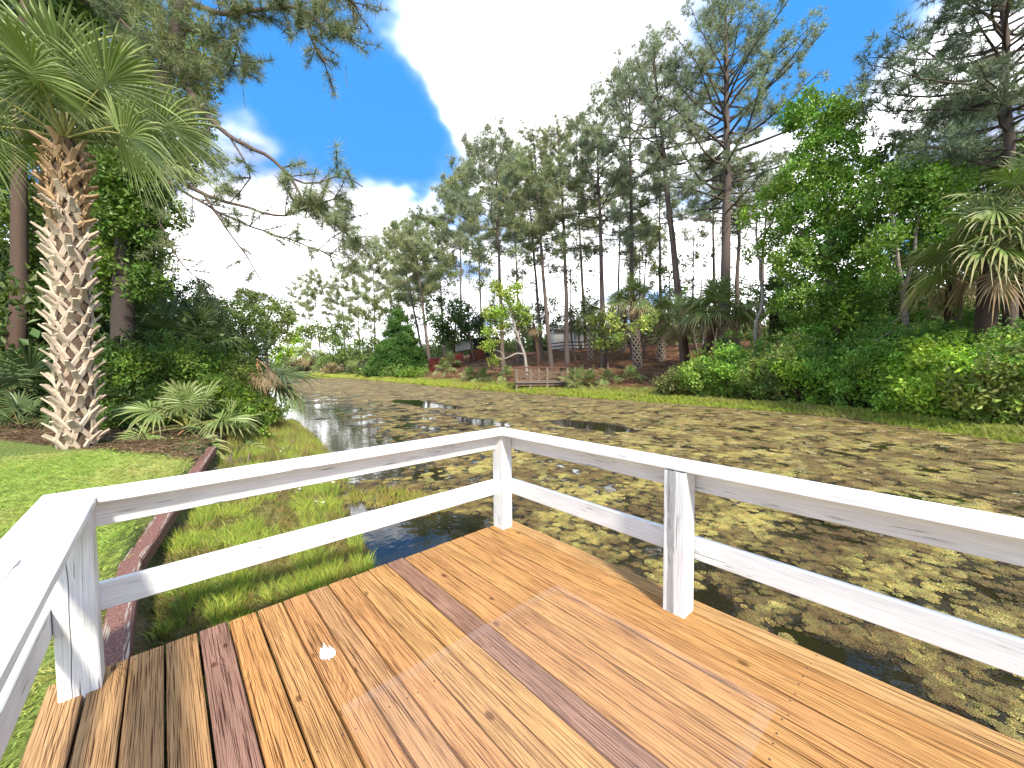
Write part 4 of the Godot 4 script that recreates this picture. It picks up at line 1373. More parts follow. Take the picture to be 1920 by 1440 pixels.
func build_far_bank() -> void:
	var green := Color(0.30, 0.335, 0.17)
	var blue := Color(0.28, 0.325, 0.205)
	# bearing of the foot, metres behind the shore, bearing and height of the top, height where the crown starts, half width, foot radius, tint, label
	var list := [
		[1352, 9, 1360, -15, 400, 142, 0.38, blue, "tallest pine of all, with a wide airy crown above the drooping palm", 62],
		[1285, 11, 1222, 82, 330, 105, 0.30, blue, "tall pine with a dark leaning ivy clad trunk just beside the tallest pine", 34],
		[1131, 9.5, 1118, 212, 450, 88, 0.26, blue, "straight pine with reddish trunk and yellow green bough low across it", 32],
		[1063, 9, 1045, 240, 480, 72, 0.24, green, "pine whose trunk rises behind the far end of the small wooden platform", 30],
		[1034, 8.5, 1000, 252, 470, 78, 0.23, green, "leaning pine directly behind the small wooden platform", 30],
		[1018, 12, 985, 300, 500, 60, 0.20, green, "dark slanting pine paired with the leaning pine behind the platform", 24],
		[944, 7.5, 928, 255, 470, 92, 0.24, blue, "pine with rounded crown over the pale barked leaning tree", 32],
		[1188, 13, 1180, 135, 330, 95, 0.26, blue, "tall pine standing between the reddish trunk and the ivy clad pine", 32],
		[1100, 20, 1080, 232, 420, 72, 0.22, green, "pine further back whose crown shows over the white house", 26],
		[866, 14, 862, 330, 490, 66, 0.22, green, "pine above the red fence with crown at mid height", 26],
		[905, 22, 890, 285, 450, 62, 0.2, green, "slim pine rising behind the white canopy", 24],
		[806, 11, 772, 418, 540, 56, 0.3, green, "pine with curved grey trunk behind the cone shaped cedar", 26],
		[795, 14, 745, 425, 545, 52, 0.27, green, "pine leaning over the cone shaped cedar", 24],
		[835, 20, 815, 405, 520, 48, 0.25, green, "thin pine behind the red fence's shaded end", 22],
		[738, 18, 730, 428, 560, 44, 0.25, green, "tall thin pine beyond the cedar's tip", 22],
		[705, 14, 698, 452, 575, 42, 0.25, green, "pine with open crown on the bend of the canal", 22],
		[676, 16, 672, 488, 590, 36, 0.24, green, "slender pine over the palmetto tangle on the canal's bend", 20],
		[648, 12, 640, 500, 580, 28, 0.24, green, "pine with sparse tufts near the end of the canal", 20],
		[604, 9, 588, 508, 570, 30, 0.25, green, "lone tall pine at the end of the canal above the brown skirted palm", 22],
		[572, 12, 562, 520, 580, 26, 0.24, green, "pine behind the bright green tree at the canal's end", 20],
		[1378, 11, 1392, 300, 420, 58, 0.2, green, "pine with crooked forked limbs close beside the tallest pine", 22],
		[1340, 18, 1335, 290, 430, 58, 0.17, green, "thin dark pine trunk behind the tallest pine", 22],
		[1240, 20, 1238, 300, 440, 62, 0.2, green, "pine behind the bare grey branches", 22],
		[1160, 22, 1165, 330, 470, 58, 0.18, green, "small pine behind the brown rail fence", 20],
		[1205, 26, 1215, 420, 500, 42, 0.16, green, "flat topped young pine far behind the fence", 18],
		[975, 20, 960, 280, 450, 62, 0.2, green, "pine behind the pale barked tree's top", 24],
		[1420, 16, 1440, 340, 440, 60, 0.18, green, "pine half hidden by the green leafy trees", 20],
		[760, 26, 770, 470, 560, 36, 0.24, green, "thin distant pine between cedar and leaning pines", 16],
		[625, 20, 622, 530, 590, 20, 0.24, green, "small distant pine at the canal's far corner", 16]]
	var n := 600
	for q in list:
		n += 1
		var f := far_at(q[0], q[1])
		var base := stand(q[0], f)
		var top := sight(q[2], q[3], f)
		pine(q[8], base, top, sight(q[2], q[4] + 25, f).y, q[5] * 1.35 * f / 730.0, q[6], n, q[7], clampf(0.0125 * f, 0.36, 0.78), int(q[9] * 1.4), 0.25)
	# the pine that overhangs from the side, and one behind it
	pine("big pine leaning in above the fan palms with dense grey green boughs", stand(1900, 15.0), sight(1880, -190, 15.0), sight(1880, 330, 15.0).y, 4.6, 0.24, 640, Color(0.20, 0.245, 0.15), 0.38, 110, 0.2)
	pine("dark pine behind the leafy thicket beside the fan palms", stand(1790, 20.0), sight(1790, 190, 20.0), sight(1790, 420, 20.0).y, 3.4, 0.2, 641, Color(0.18, 0.23, 0.125), 0.4, 50, 0.2)
	# far platform
	build_platform()
	build_houses()
	# pale barked leaning tree
	var f := far_at(985, 5.0)
	var S := func(x: float, y: float, d := 0.0) -> Vector3: return sight(x, y, f + d)
	leafy_tree("leaning_tree", "small pale barked tree with bright yellow green leaves leaning over the platform", "tree", stand(988, f), [
		[[stand(988, f), S.call(984, 668), S.call(976, 645), S.call(966, 615), S.call(958, 585), S.call(950, 555)], 0.17, 0.05],
		[[S.call(982, 664), S.call(968, 663, -0.5), S.call(955, 669, -0.8), S.call(940, 674, -1.0), S.call(930, 668, -1.2)], 0.09, 0.03],
		[[S.call(945, 672, -1.0), S.call(942, 662, -1.0), S.call(925, 655, -1.4)], 0.05, 0.02],
		[[S.call(979, 650), S.call(960, 630, -0.6), S.call(940, 620, -1.0), S.call(920, 628, -1.2)], 0.07, 0.025],
		[[S.call(972, 630), S.call(976, 600, 0.6), S.call(985, 580, 0.8)], 0.07, 0.025],
		[[S.call(958, 585), S.call(940, 565, -0.4), S.call(925, 550, -0.5)], 0.05, 0.02]],
		lobe_list(f, [[945, 545, 19], [928, 535, 13], [960, 560, 15], [975, 580, 17], [935, 590, 17], [915, 590, 14], [952, 575, 14], [982, 605, 12], [918, 620, 13], [930, 640, 11], [912, 650, 12], [926, 676, 11], [945, 610, 12], [968, 540, 10], [985, 590, 11]], 0.6), Color(0.14, 0.205, 0.035), 0.42, 42, 650, Color(0.50, 0.45, 0.40))
	# bare grey branches between the pines
	f = far_at(1285, 6.0)
	leafy_tree("bare_branch_tree", "bare grey limbed tree reaching sideways in front of the small sabals", "tree", stand(1320, f), [
		[[stand(1322, f), S.call(1318, 620), S.call(1312, 560), S.call(1318, 535), S.call(1312, 522), S.call(1295, 524)], 0.12, 0.05],
		[[S.call(1300, 525), S.call(1275, 532, -0.4), S.call(1256, 552, -0.7), S.call(1235, 570, -1.0), S.call(1205, 585, -1.2), S.call(1185, 600, -1.4)], 0.075, 0.02],
		[[S.call(1255, 553, -0.7), S.call(1262, 575, -0.7), S.call(1264, 600, -0.7)], 0.04, 0.02],
		[[S.call(1215, 545, -1.0), S.call(1180, 560, -1.3), S.call(1155, 585, -1.5), S.call(1145, 610, -1.6)], 0.06, 0.02]],
		lobe_list(f, [[1200, 610, 22], [1225, 590, 16], [1150, 600, 18], [1165, 625, 16]], 0.8), Color(0.16, 0.21, 0.055), 0.36, 30, 651, Color(0.42, 0.38, 0.34), "", "clump", 0.05)
	f = far_at(1130, 8.0)
	leafy_tree("pine_sapling", "yellow green young pine bough hanging in front of the reddish trunk", "tree", stand(1140, f), [[[stand(1140, f), S.call(1138, 640), S.call(1132, 590)], 0.08, 0.03]],
		lobe_list(f, [[1120, 610, 20], [1150, 615, 20], [1130, 640, 18], [1160, 640, 15], [1110, 590, 13], [1140, 590, 14]], 0.9), Color(0.105, 0.145, 0.035), 0.4, 40, 652, Color(0.2, 0.14, 0.1))
	# cedar
	f = far_at(748, 4.5)
	var tiers := []
	for k in 9:
		var q := k / 8.0
		var y := lerpf(694, 584, q)
		var r := lerpf(60, 9, q)
		for j in maxi(1, int(r / 6.5)):
			var a := TAU * j / maxi(1, int(r / 6.5)) + k
			tiers.append([748 + cos(a) * r * 0.68, y + rng.randf() * 5.0, maxf(r * 0.40, 11), sin(a) * r * 0.68 * f / 730.0])
	leafy_tree("cedar_tree", "dense dark green cone shaped cedar at the water's edge", "tree", stand(748, f), [[[stand(748, f), sight(748, 640, f), sight(748, 590, f)], 0.2, 0.03]], lobe_list(f, tiers, 0.45), Color(0.035, 0.085, 0.017), 0.45, 85, 653, Color(0.15, 0.1, 0.08), "", "clump", 0.1)
	# broad dark evergreen behind the red fence
	f = far_at(880, 12.0)
	leafy_tree("evergreen_tree", "broad dark evergreen spreading over the red fence and white canopy", "tree", stand(850, f), [[[stand(850, f), sight(852, 640, f), sight(855, 590, f)], 0.25, 0.08]], lobe_list(f, [[850, 610, 34], [880, 600, 30], [830, 625, 22], [890, 625, 22], [860, 580, 26], [815, 600, 20], [845, 640, 18]], 0.8), Color(0.035, 0.065, 0.02), 0.7, 16, 654, Color(0.12, 0.09, 0.07), "", "clump", 0.25)
	# trees at the end of the canal
	var tg := "trees at the end of the canal"
	for q in [[548, 3.0, [[545, 650, 24], [530, 660, 18], [560, 662, 18], [545, 635, 16], [525, 675, 14], [562, 680, 14]], Color(0.17, 0.27, 0.035), "bright yellow green rounded tree at the end of the canal"], [640, 4.0, [[640, 660, 24], [618, 675, 18], [660, 665, 22], [640, 640, 18], [675, 650, 18], [650, 685, 16]], Color(0.07, 0.115, 0.03), "dark bushy tree beside the brown skirted palm"], [690, 6.0, [[690, 640, 22], [710, 650, 18], [680, 660, 20], [700, 670, 16], [722, 640, 15]], Color(0.06, 0.095, 0.028), "dusky tree between cedar and bushy tree"], [600, 8.0, [[590, 620, 20], [615, 630, 20], [570, 625, 16], [635, 620, 18]], Color(0.09, 0.13, 0.035), "grey green tree behind the brown skirted palm"]]:
		n += 1
		f = far_at(q[0], q[1])
		leafy_tree("canal_tree", q[4], "tree", stand(q[0], f), [[[stand(q[0], f), sight(q[0], 665, f), sight(q[0], 645, f)], 0.3, 0.1]], lobe_list(f, q[2]), q[3], f * 0.0125, 4200.0 / (f * f) + 2.2, n, Color(0.16, 0.12, 0.1), tg)
	# trees of the near bank that close the view beyond the thicket
	for q in [[455, 29, [[450, 590, 36], [480, 600, 30], [420, 585, 34], [500, 625, 22], [440, 640, 34], [480, 640, 26], [400, 620, 34], [510, 650, 14], [395, 570, 26]], Color(0.085, 0.13, 0.035), "mid green tree on this bank beyond the thicket"], [500, 45, [[520, 590, 28], [490, 570, 24], [540, 600, 20], [500, 620, 24], [460, 560, 24], [530, 630, 18]], Color(0.11, 0.155, 0.045), "light green tree further along this bank"], [350, 22, [[340, 560, 50], [300, 570, 46], [380, 590, 40], [330, 620, 46]], Color(0.045, 0.08, 0.022), "shadowy tree behind the thicket's palmettos"]]:
		n += 1
		leafy_tree("bank_tree", q[4], "tree", stand(q[0], q[1]), [[[stand(q[0], q[1]), sight(q[0], 660, q[1]), sight(q[0], 600, q[1])], 0.2, 0.06]], lobe_list(q[1], q[2]), q[3] * 0.72, q[1] * 0.0115, 26000.0 / (q[1] * q[1]) + 9.0, n, Color(0.16, 0.12, 0.1), "trees along this bank", "clump", -0.05)
	var ug := "understory trees among the pines"
	for q in [[1090, 19.0, [[1085, 590, 30], [1110, 575, 26], [1065, 600, 24], [1095, 610, 22], [1120, 600, 20]], "dark rounded tree behind the brown fence's open end"], [1010, 14.0, [[1000, 590, 26], [1025, 570, 24], [1015, 610, 24], [985, 615, 20], [1035, 600, 20]], "dark tree filling the gap between leaning pine trunks"], [930, 16.0, [[920, 590, 26], [940, 565, 24], [905, 610, 22], [950, 600, 24]], "shady tree behind the pale barked leaning tree"], [1180, 24.0, [[1170, 580, 26], [1200, 565, 24], [1215, 590, 26], [1150, 590, 22], [1185, 605, 20]], "dusky tree between the white house and the tall criss-cross sabal"], [1260, 20.0, [[1255, 520, 26], [1280, 540, 26], [1240, 560, 26], [1270, 580, 28], [1230, 590, 24], [1290, 490, 22]], "ivy dark tree behind the bare grey branches"], [1380, 15.0, [[1385, 560, 30], [1410, 590, 30], [1370, 600, 28], [1400, 540, 24], [1430, 620, 26]], "dark tree behind the large drooping palm"], [765, 20.0, [[760, 560, 18], [790, 570, 18], [815, 585, 18], [780, 600, 18], [740, 590, 16]], "dark tree behind the cedar's tip"]]:
		n += 1
		f = far_at(q[0], q[1])
		leafy_tree("understory_tree", q[3], "tree", stand(q[0], f), [[[stand(q[0], f), sight(q[2][0][0], 640, f), sight(q[2][0][0], q[2][0][1], f)], 0.14, 0.05]], lobe_list(f, q[2]), Color(0.05, 0.078, 0.026), clampf(f * 0.011, 0.3, 0.8), 12000.0 / (f * f) + 5.0, n, Color(0.14, 0.11, 0.09), ug, "clump", 0.02)
	for q in [[700, 12.0, [[695, 590, 22], [720, 575, 22], [675, 600, 22], [745, 560, 18], [660, 620, 18], [710, 610, 22]], Color(0.075, 0.10, 0.035), "mid green tree over the palmettos on the canal's bend"], [800, 16.0, [[800, 545, 20], [825, 530, 20], [780, 555, 18], [840, 560, 20], [815, 570, 20]], Color(0.07, 0.095, 0.035), "mid green tree behind the curved grey pine trunk"], [640, 8.0, [[630, 610, 16], [650, 600, 18], [615, 625, 16], [660, 625, 16]], Color(0.08, 0.11, 0.038), "leafy tree where the canal turns"], [890, 12.0, [[880, 480, 22], [910, 500, 20], [860, 520, 22], [895, 535, 20], [925, 470, 16]], Color(0.085, 0.105, 0.042), "slender light leaved tree among the pines over the dark shed"], [1080, 12.0, [[1070, 470, 22], [1095, 500, 22], [1060, 520, 20], [1110, 480, 18], [1085, 540, 20]], Color(0.08, 0.10, 0.04), "slender light leaved tree between the platform's two pines"], [1210, 15.0, [[1200, 450, 22], [1225, 480, 24], [1190, 500, 22], [1240, 440, 20], [1215, 520, 22], [1180, 460, 16]], Color(0.08, 0.10, 0.042), "slender leafy tree with sky showing through beside the ivy clad pine"], [985, 15.0, [[980, 500, 20], [1000, 480, 18], [965, 520, 20], [990, 540, 18]], Color(0.085, 0.11, 0.04), "slender light leaved tree behind the leaning pine"], [1310, 13.0, [[1300, 440, 20], [1320, 470, 22], [1290, 480, 20], [1330, 510, 20]], Color(0.065, 0.085, 0.034), "leafy tree just beside the tallest pine's trunk"]]:
		n += 1
		f = far_at(q[0], q[1])
		leafy_tree("understory_tree", q[4], "tree", stand(q[0], f), [[[stand(q[0], f), sight(q[2][0][0], 620, f), sight(q[2][0][0], q[2][0][1], f)], 0.11, 0.03]], lobe_list(f, q[2]), q[3], clampf(f * 0.0105, 0.3, 0.8), 5200.0 / (f * f) + 3.2, n, Color(0.2, 0.16, 0.13), ug, "clump", -0.03)
	build_palms()
	build_thicket()
	# low growth far behind everything
	rng.seed = 900
	var xf := []
	var cols := PackedColorArray()
	for k in 5200:
		var b := rr(-25, 190)
		var d := rr(24, 60) if b < 120 else rr(6, 60)
		var a := curve(b, SHORE_FAR) + d
		if b > 140.0: a = rr(14, 95)
		var h := 1.6 + 6.5 * clampf(noise.get_noise_2d(a * 1.5, b * 1.5) + 0.25, 0.0, 1.0)
		if b < 9.0: h += 3.0
		var s := rr(0.8, 1.6)
		xf.append(Transform3D(turn_to(ball() + Vector3.UP, rr(0, TAU)).scaled_local(Vector3.ONE * s), dk(a, ground(a, b) + rr(0.0, h), b)))
		cols.append(jitter(Color(0.13, 0.17, 0.065), 0.35))
	for k in 6000:
		var b := rr(15, 75)
		var a := curve(b, SHORE_NEAR) - rr(2.0, 22.0)
		var s := rr(0.35, 0.6)
		xf.append(Transform3D(turn_to(ball() + Vector3.UP, rr(0, TAU)).scaled_local(Vector3.ONE * s), dk(a, ground(a, b) + rr(0.0, 3.5), b)))
		cols.append(jitter(Color(0.10, 0.15, 0.045), 0.35))
	for k in 6500:
		var away := rr(14.0, 26.0)
		var p := on_ground(sight(rr(-250, 250), 690, away))
		xf.append(Transform3D(turn_to(ball() + Vector3.UP, rr(0, TAU)).scaled_local(Vector3.ONE * rr(0.26, 0.42)), p + Vector3.UP * rr(0.0, 5.5)))
		cols.append(jitter(Color(0.07, 0.10, 0.035), 0.35))
	var o := copies("distant_woods", W.clump, M.leaf, xf, cols, self)
	tag(o, "low dark woodland that closes the view behind the pines", "woods")

func build_platform() -> void:
	var f := far_at(1010, 1.7)
	var p0 := stand(967, f)
	var t := thing("viewing_platform", "small weathered wooden platform with reddish railing on the far bank", "platform", p0)
	var y0 := sight(1000, 716, f).y
	var y1 := sight(1000, 690, f).y
	var wide := (1063 - 967) * f / 730.0
	var ux := (sight(1063, 700, f) - sight(967, 700, f)).normalized(); ux.y = 0
	var uz := Vector3(ux.z, 0, -ux.x)
	if uz.z > 0: uz = -uz
	var o := Vector3(p0.x, 0, p0.z)
	var deep := 3.2
	var W3 := func(x: float, y: float, z: float) -> Vector3: return o + ux * x + uz * z + Vector3.UP * y
	var grey := Color(0.25, 0.20, 0.155)
	for k in 11:
		var s := Shape.new()
		s.bar(W3.call(0.0, y0 - 0.03, -0.6 + k * 0.34), W3.call(wide, y0 - 0.03, -0.6 + k * 0.34), uz, Vector3.UP, 0.31, 0.31, 0.06, 0.01, jitter(grey, 0.15))
		part("plank", s, M.boot, t)
	for q in [[0.06, -0.55], [wide * 0.28, -0.55], [wide * 0.6, -0.6], [wide - 0.06, -0.55], [0.06, deep - 0.4], [wide * 0.5, deep - 0.4], [wide - 0.06, deep - 0.4]]:
		var s := Shape.new()
		var g: Vector3 = W3.call(q[0], 0.0, q[1])
		s.bar(Vector3(g.x, WATER - 0.3, g.z), Vector3(g.x, y1, g.z), ux, uz, 0.2, 0.2, 0.2, 0.012, Color(0.24, 0.19, 0.145))
		part("post", s, M.boot, t)
	for z in [-0.55, deep - 0.4]:
		var top := Shape.new()
		top.bar(W3.call(-0.08, y1 + 0.03, z), W3.call(wide + 0.08, y1 + 0.03, z), uz, Vector3.UP, 0.26, 0.26, 0.09, 0.01, Color(0.17, 0.09, 0.07))
		part("cap_rail", top, M.boot, t)
		for h in [0.36, 0.66]:
			var s := Shape.new()
			s.bar(W3.call(0.0, lerpf(y0, y1, h), z + 0.02), W3.call(wide, lerpf(y0, y1, h), z + 0.02), uz, Vector3.UP, 0.05, 0.05, 0.13, 0.008, Color(0.19, 0.135, 0.10))
			part("rail", s, M.boot, t)
	for x in [0.0, wide]:
		var s := Shape.new()
		s.bar(W3.call(x, y1 + 0.028, -0.5), W3.call(x, y1 + 0.028, deep - 0.4), ux, Vector3.UP, 0.24, 0.24, 0.08, 0.01, Color(0.17, 0.09, 0.07))
		part("cap_rail", s, M.boot, t)
	var beam := Shape.new()
	beam.bar(W3.call(0.0, y0 - 0.16, -0.6), W3.call(wide, y0 - 0.16, -0.6), uz, Vector3.UP, 0.06, 0.06, 0.2, 0.01, Color(0.30, 0.21, 0.15))
	part("beam", beam, M.boot, t)

func build_houses() -> void:
	# low white house on the rise
	var f := far_at(1130, 25.0)
	var g := stand(1130, f)
	var y0 := g.y
	var h := thing("white_house", "low white house with grey doors behind the brown rail fence", "house", g)
	var x0 := sight(1038, 650, f).x
	var x1 := sight(1250, 650, f).x
	var z := g.z
	var white := Color(0.62, 0.61, 0.58)
	var wall := Shape.new()
	wall.bar(Vector3(x0, y0 + 1.2, z - 3.0), Vector3(x1, y0 + 1.2, z - 3.0), Vector3.BACK, Vector3.UP, 6.0, 6.0, 3.4, 0.01, white)
	part("wall", wall, M.plain, h)
	var roof := Shape.new()
	var ry := y0 + 2.9
	for e in [[0.5, -3.0], [-6.5, -3.0]]:
		roof.quad(Vector3(x0 - 0.5, ry, z + e[0]), Vector3(x1 + 0.5, ry, z + e[0]), Vector3(x1 + 0.5, ry + 0.9, z + e[1]), Vector3(x0 - 0.5, ry + 0.9, z + e[1]), Vector3.UP, Color(0.16, 0.13, 0.11))
	roof.bar(Vector3(x0 - 0.5, ry - 0.06, z + 0.45), Vector3(x1 + 0.5, ry - 0.06, z + 0.45), Vector3.BACK, Vector3.UP, 0.1, 0.1, 0.16, 0.01, Color(0.22, 0.2, 0.18))
	part("roof", roof, M.plain, h)
	for q in [[1075, 1090], [1128, 1145], [1200, 1222]]:
		var d := Shape.new()
		var xa := sight(q[0], 650, f).x
		var xb := sight(q[1], 650, f).x
		d.bar(Vector3(xa, y0 + 1.3, z + 0.02), Vector3(xb, y0 + 1.3, z + 0.02), Vector3.BACK, Vector3.UP, 0.05, 0.05, 2.0, 0.01, Color(0.34, 0.37, 0.39))
		part("window", d, M.plain, h)
		var fr := Shape.new()
		for e in [xa, (xa + xb) * 0.5, xb]:
			fr.bar(Vector3(e, y0 + 0.3, z + 0.05), Vector3(e, y0 + 2.35, z + 0.05), Vector3.RIGHT, Vector3.BACK, 0.09, 0.09, 0.06, 0.01, Color(0.7, 0.7, 0.68))
		part("window_frame", fr, M.plain, h)
	# brown rail fence
	f = far_at(1140, 17.5)
	var fx := thing("rail_fence", "dark brown three rail fence along the top of the mulched slope", "fence", stand(1140, f))
	var last := Vector3.INF
	for px in [1030, 1060, 1090, 1120, 1150, 1180, 1210, 1240, 1265]:
		var ff := far_at(px, 17.5)
		var p := stand(px, ff)
		var s := Shape.new()
		s.bar(p + Vector3.DOWN * 0.2, p + Vector3.UP * 1.25, Vector3.RIGHT, Vector3.BACK, 0.14, 0.14, 0.14, 0.01, Color(0.13, 0.085, 0.065))
		part("post", s, M.boot, fx)
		if last != Vector3.INF:
			for y in [0.35, 0.75, 1.15]:
				var r := Shape.new()
				var d := (p - last).cross(Vector3.UP).normalized()
				r.bar(last + Vector3.UP * y + d * 0.09, p + Vector3.UP * y + d * 0.09, d, Vector3.UP, 0.04, 0.04, 0.15, 0.006, Color(0.15, 0.10, 0.075))
				part("rail", r, M.boot, fx)
		last = p
	# red board fence
	f = far_at(842, 8.5)
	var rf := thing("red_fence", "red painted board fence at the foot of the pines", "fence", stand(842, f))
	for k in 15:
		if k == 9 or k == 10: continue
		var px := 808.0 + k * 7.0
		var ff := f + (0.0 if k < 9 else 2.5)
		var p := stand(px, ff)
		var s := Shape.new()
		var top := 1.9 if k < 9 else 1.7
		s.bar(p + Vector3.DOWN * 0.1, p + Vector3.UP * (top + rng.randf() * 0.08), Vector3.RIGHT, Vector3.BACK, 0.60, 0.60, 0.05, 0.01, jitter(Color(0.20, 0.042, 0.03) if k < 9 else Color(0.17, 0.055, 0.035), 0.15))
		part("board", s, M.boot, rf)
	for y in [0.4, 1.6]:
		var s := Shape.new()
		s.bar(stand(805, f) + Vector3.UP * y + Vector3.BACK * 0.06, stand(870, f) + Vector3.UP * y + Vector3.BACK * 0.06, Vector3.BACK, Vector3.UP, 0.06, 0.06, 0.12, 0.01, Color(0.22, 0.05, 0.035))
		part("rail", s, M.boot, rf)
	# dark shed with a white canopy
	f = far_at(905, 15.0)
	var c := stand(905, f)
	var sh := thing("shed", "dark timber shed with white canopy between red fence and pale barked tree", "shed", c)
	var xa := sight(884, 650, f).x
	var xb := sight(932, 650, f).x
	var sy := sight(905, 636, f).y
	var roof2 := Shape.new()
	roof2.bar(Vector3(xa - 0.3, sy, c.z - 2.0), Vector3(xb + 0.3, sy + 0.3, c.z - 2.0), Vector3.BACK, Vector3.UP, 4.6, 4.6, 0.16, 0.01, Color(0.14, 0.13, 0.12))
	part("roof", roof2, M.plain, sh)
	var back := Shape.new()
	back.bar(Vector3(xa, (c.y + sy) * 0.5, c.z - 3.4), Vector3(xb, (c.y + sy) * 0.5, c.z - 3.4), Vector3.BACK, Vector3.UP, 0.1, 0.1, sy - c.y, 0.01, Color(0.07, 0.06, 0.055))
	part("wall", back, M.plain, sh)
	for k in 5:
		var s := Shape.new()
		var x := lerpf(xa, xb, k / 4.0)
		s.bar(Vector3(x, c.y - 0.1, c.z - 0.1), Vector3(x, sy, c.z - 0.1), Vector3.RIGHT, Vector3.BACK, 0.16, 0.16, 0.16, 0.01, Color(0.10, 0.08, 0.07))
		part("post", s, M.plain, sh)
	var can := Shape.new()
	var ya := sight(880, 643, f).y
	var yb := sight(880, 657, f).y
	can.bar(Vector3(sight(848, 650, f).x, (ya + yb) * 0.5 - 0.3, c.z + 0.2), Vector3(sight(882, 650, f).x, (ya + yb) * 0.5 + 0.2, c.z + 0.2), Vector3.BACK, Vector3.UP, 0.5, 0.5, ya - yb, 0.05, Color(0.75, 0.75, 0.74))
	part("canopy", can, M.plain, sh)

func build_palms() -> void:
	var f := far_at(1322, 5.5)
	sabal("large cabbage palm with drooping tan tipped fans beneath the tallest pine", stand(1303, f), sight(1345, 585, f), 0.24, [6, 9, 9, 4], 1.55, 700, false, Color(0.17, 0.085, 0.055))
	f = far_at(1262, 6.5)
	sabal("cabbage palm with fans merging into the large drooping one", stand(1290, f), sight(1275, 600, f), 0.2, [4, 6, 6, 4], 1.2, 702, false, Color(0.15, 0.08, 0.055))
	var list := [[1108, 12.0, 1112, 590, 0.27, [4, 6, 6, 3], 1.15, "small sabal with leaf bases on its trunk just beyond the platform"], [1196, 9.0, 1186, 560, 0.27, [5, 8, 6, 4], 1.45, "sabal with tall criss-cross trunk in the mulch below the bare grey branches"], [1240, 12.0, 1240, 590, 0.26, [4, 6, 5, 3], 1.25, "sabal with criss-cross trunk behind the drooping palm"], [976, 11.0, 970, 610, 0.25, [3, 5, 4, 3], 1.1, "sabal behind the pale barked leaning tree"], [1168, 16.0, 1172, 575, 0.25, [4, 6, 5, 2], 1.3, "dark crowned sabal before the white house"]]
	var n := 710
	for q in list:
		n += 2
		f = far_at(q[0], q[1])
		sabal(q[7], stand(q[0], f), sight(q[2], q[3], f), q[4], q[5], q[6], n, true)
	f = far_at(1008, 10.0)
	sabal("bare brown palm trunk with a shaggy dead skirt behind the platform", stand(1010, f), sight(1000, 608, f), 0.2, [2, 3, 3, 7], 0.95, 730, false, Color(0.22, 0.13, 0.095))
	f = far_at(577, 3.5)
	sabal("brown skirted palm at the end of the canal", stand(585, f), sight(578, 662, f), 0.4, [4, 6, 6, 8], 3.0, 732, false)
	# the fan palms at the side
	for q in [[1860, 12.4, 1860, 475, [6, 10, 11, 2], 1.4, "big fan palm with pale dead tips at the picture's edge"], [1930, 12.0, 1930, 390, [5, 9, 9, 2], 1.3, "fan palm whose crown rises above the pale tipped one"], [1800, 15.0, 1790, 520, [4, 7, 7, 4], 1.1, "shadowed fan palm between the grey forked trunk and the pale tipped palm"], [1440, 23.0, 1455, 560, [4, 6, 5, 2], 1.2, "dark fan palm behind the crooked grey trunk"]]:
		n += 2
		sabal(q[6], stand(q[0], q[1]), sight(q[2], q[3], q[1]), 0.24, q[4], q[5], n + 30, false, Color(0.13, 0.09, 0.07), "fan palms in the scrub")
	var pg := "palmettos on the far bank"
	for q in [[834, 3.5, 0.95, [3, 5, 4, 0], "round little palm on a short stem beside the red fence", 0.9], [880, 3.0, 1.0, [4, 5, 4, 1], "grey green palmetto clump in front of the dark shed", 0.2], [905, 3.2, 1.0, [4, 5, 4, 1], "palmetto clump beneath the pale barked tree", 0.1], [950, 4.0, 0.8, [3, 4, 2, 0], "small blue green palmetto behind the platform's near corner", 0.3], [1082, 2.8, 1.05, [4, 5, 5, 2], "spiky bright palmetto at the platform's end", 0.1], [1105, 3.6, 0.9, [4, 4, 4, 1], "palmetto beside the spiky bright one", 0.1], [1140, 4.5, 0.7, [3, 4, 3, 0], "little palmetto alone on the mulch", 0.1], [1182, 4.8, 0.75, [3, 3, 2, 0], "upright palmetto at the foot of the tall criss-cross sabal", 0.2], [812, 7.0, 1.0, [3, 5, 4, 1], "rust tinged palmetto against the red fence", 0.3], [846, 8.0, 1.1, [3, 5, 4, 1], "palmetto growing over the red fence", 0.8], [720, 3.5, 1.5, [4, 6, 5, 1], "palmetto at the cedar's foot", 0.1], [660, 3.0, 1.8, [4, 6, 5, 2], "wide palmetto on the canal's bend", 0.2], [600, 4.0, 2.0, [4, 6, 5, 2], "palmetto under the lone tall pine", 0.2], [700, 3.0, 1.6, [4, 6, 5, 2], "palmetto between cedar and bend", 0.1]]:
		n += 2
		f = far_at(q[0], q[1])
		palmetto(q[4], stand(q[0], f) + Vector3.UP * q[5], q[2], q[3], n + 40, pg)

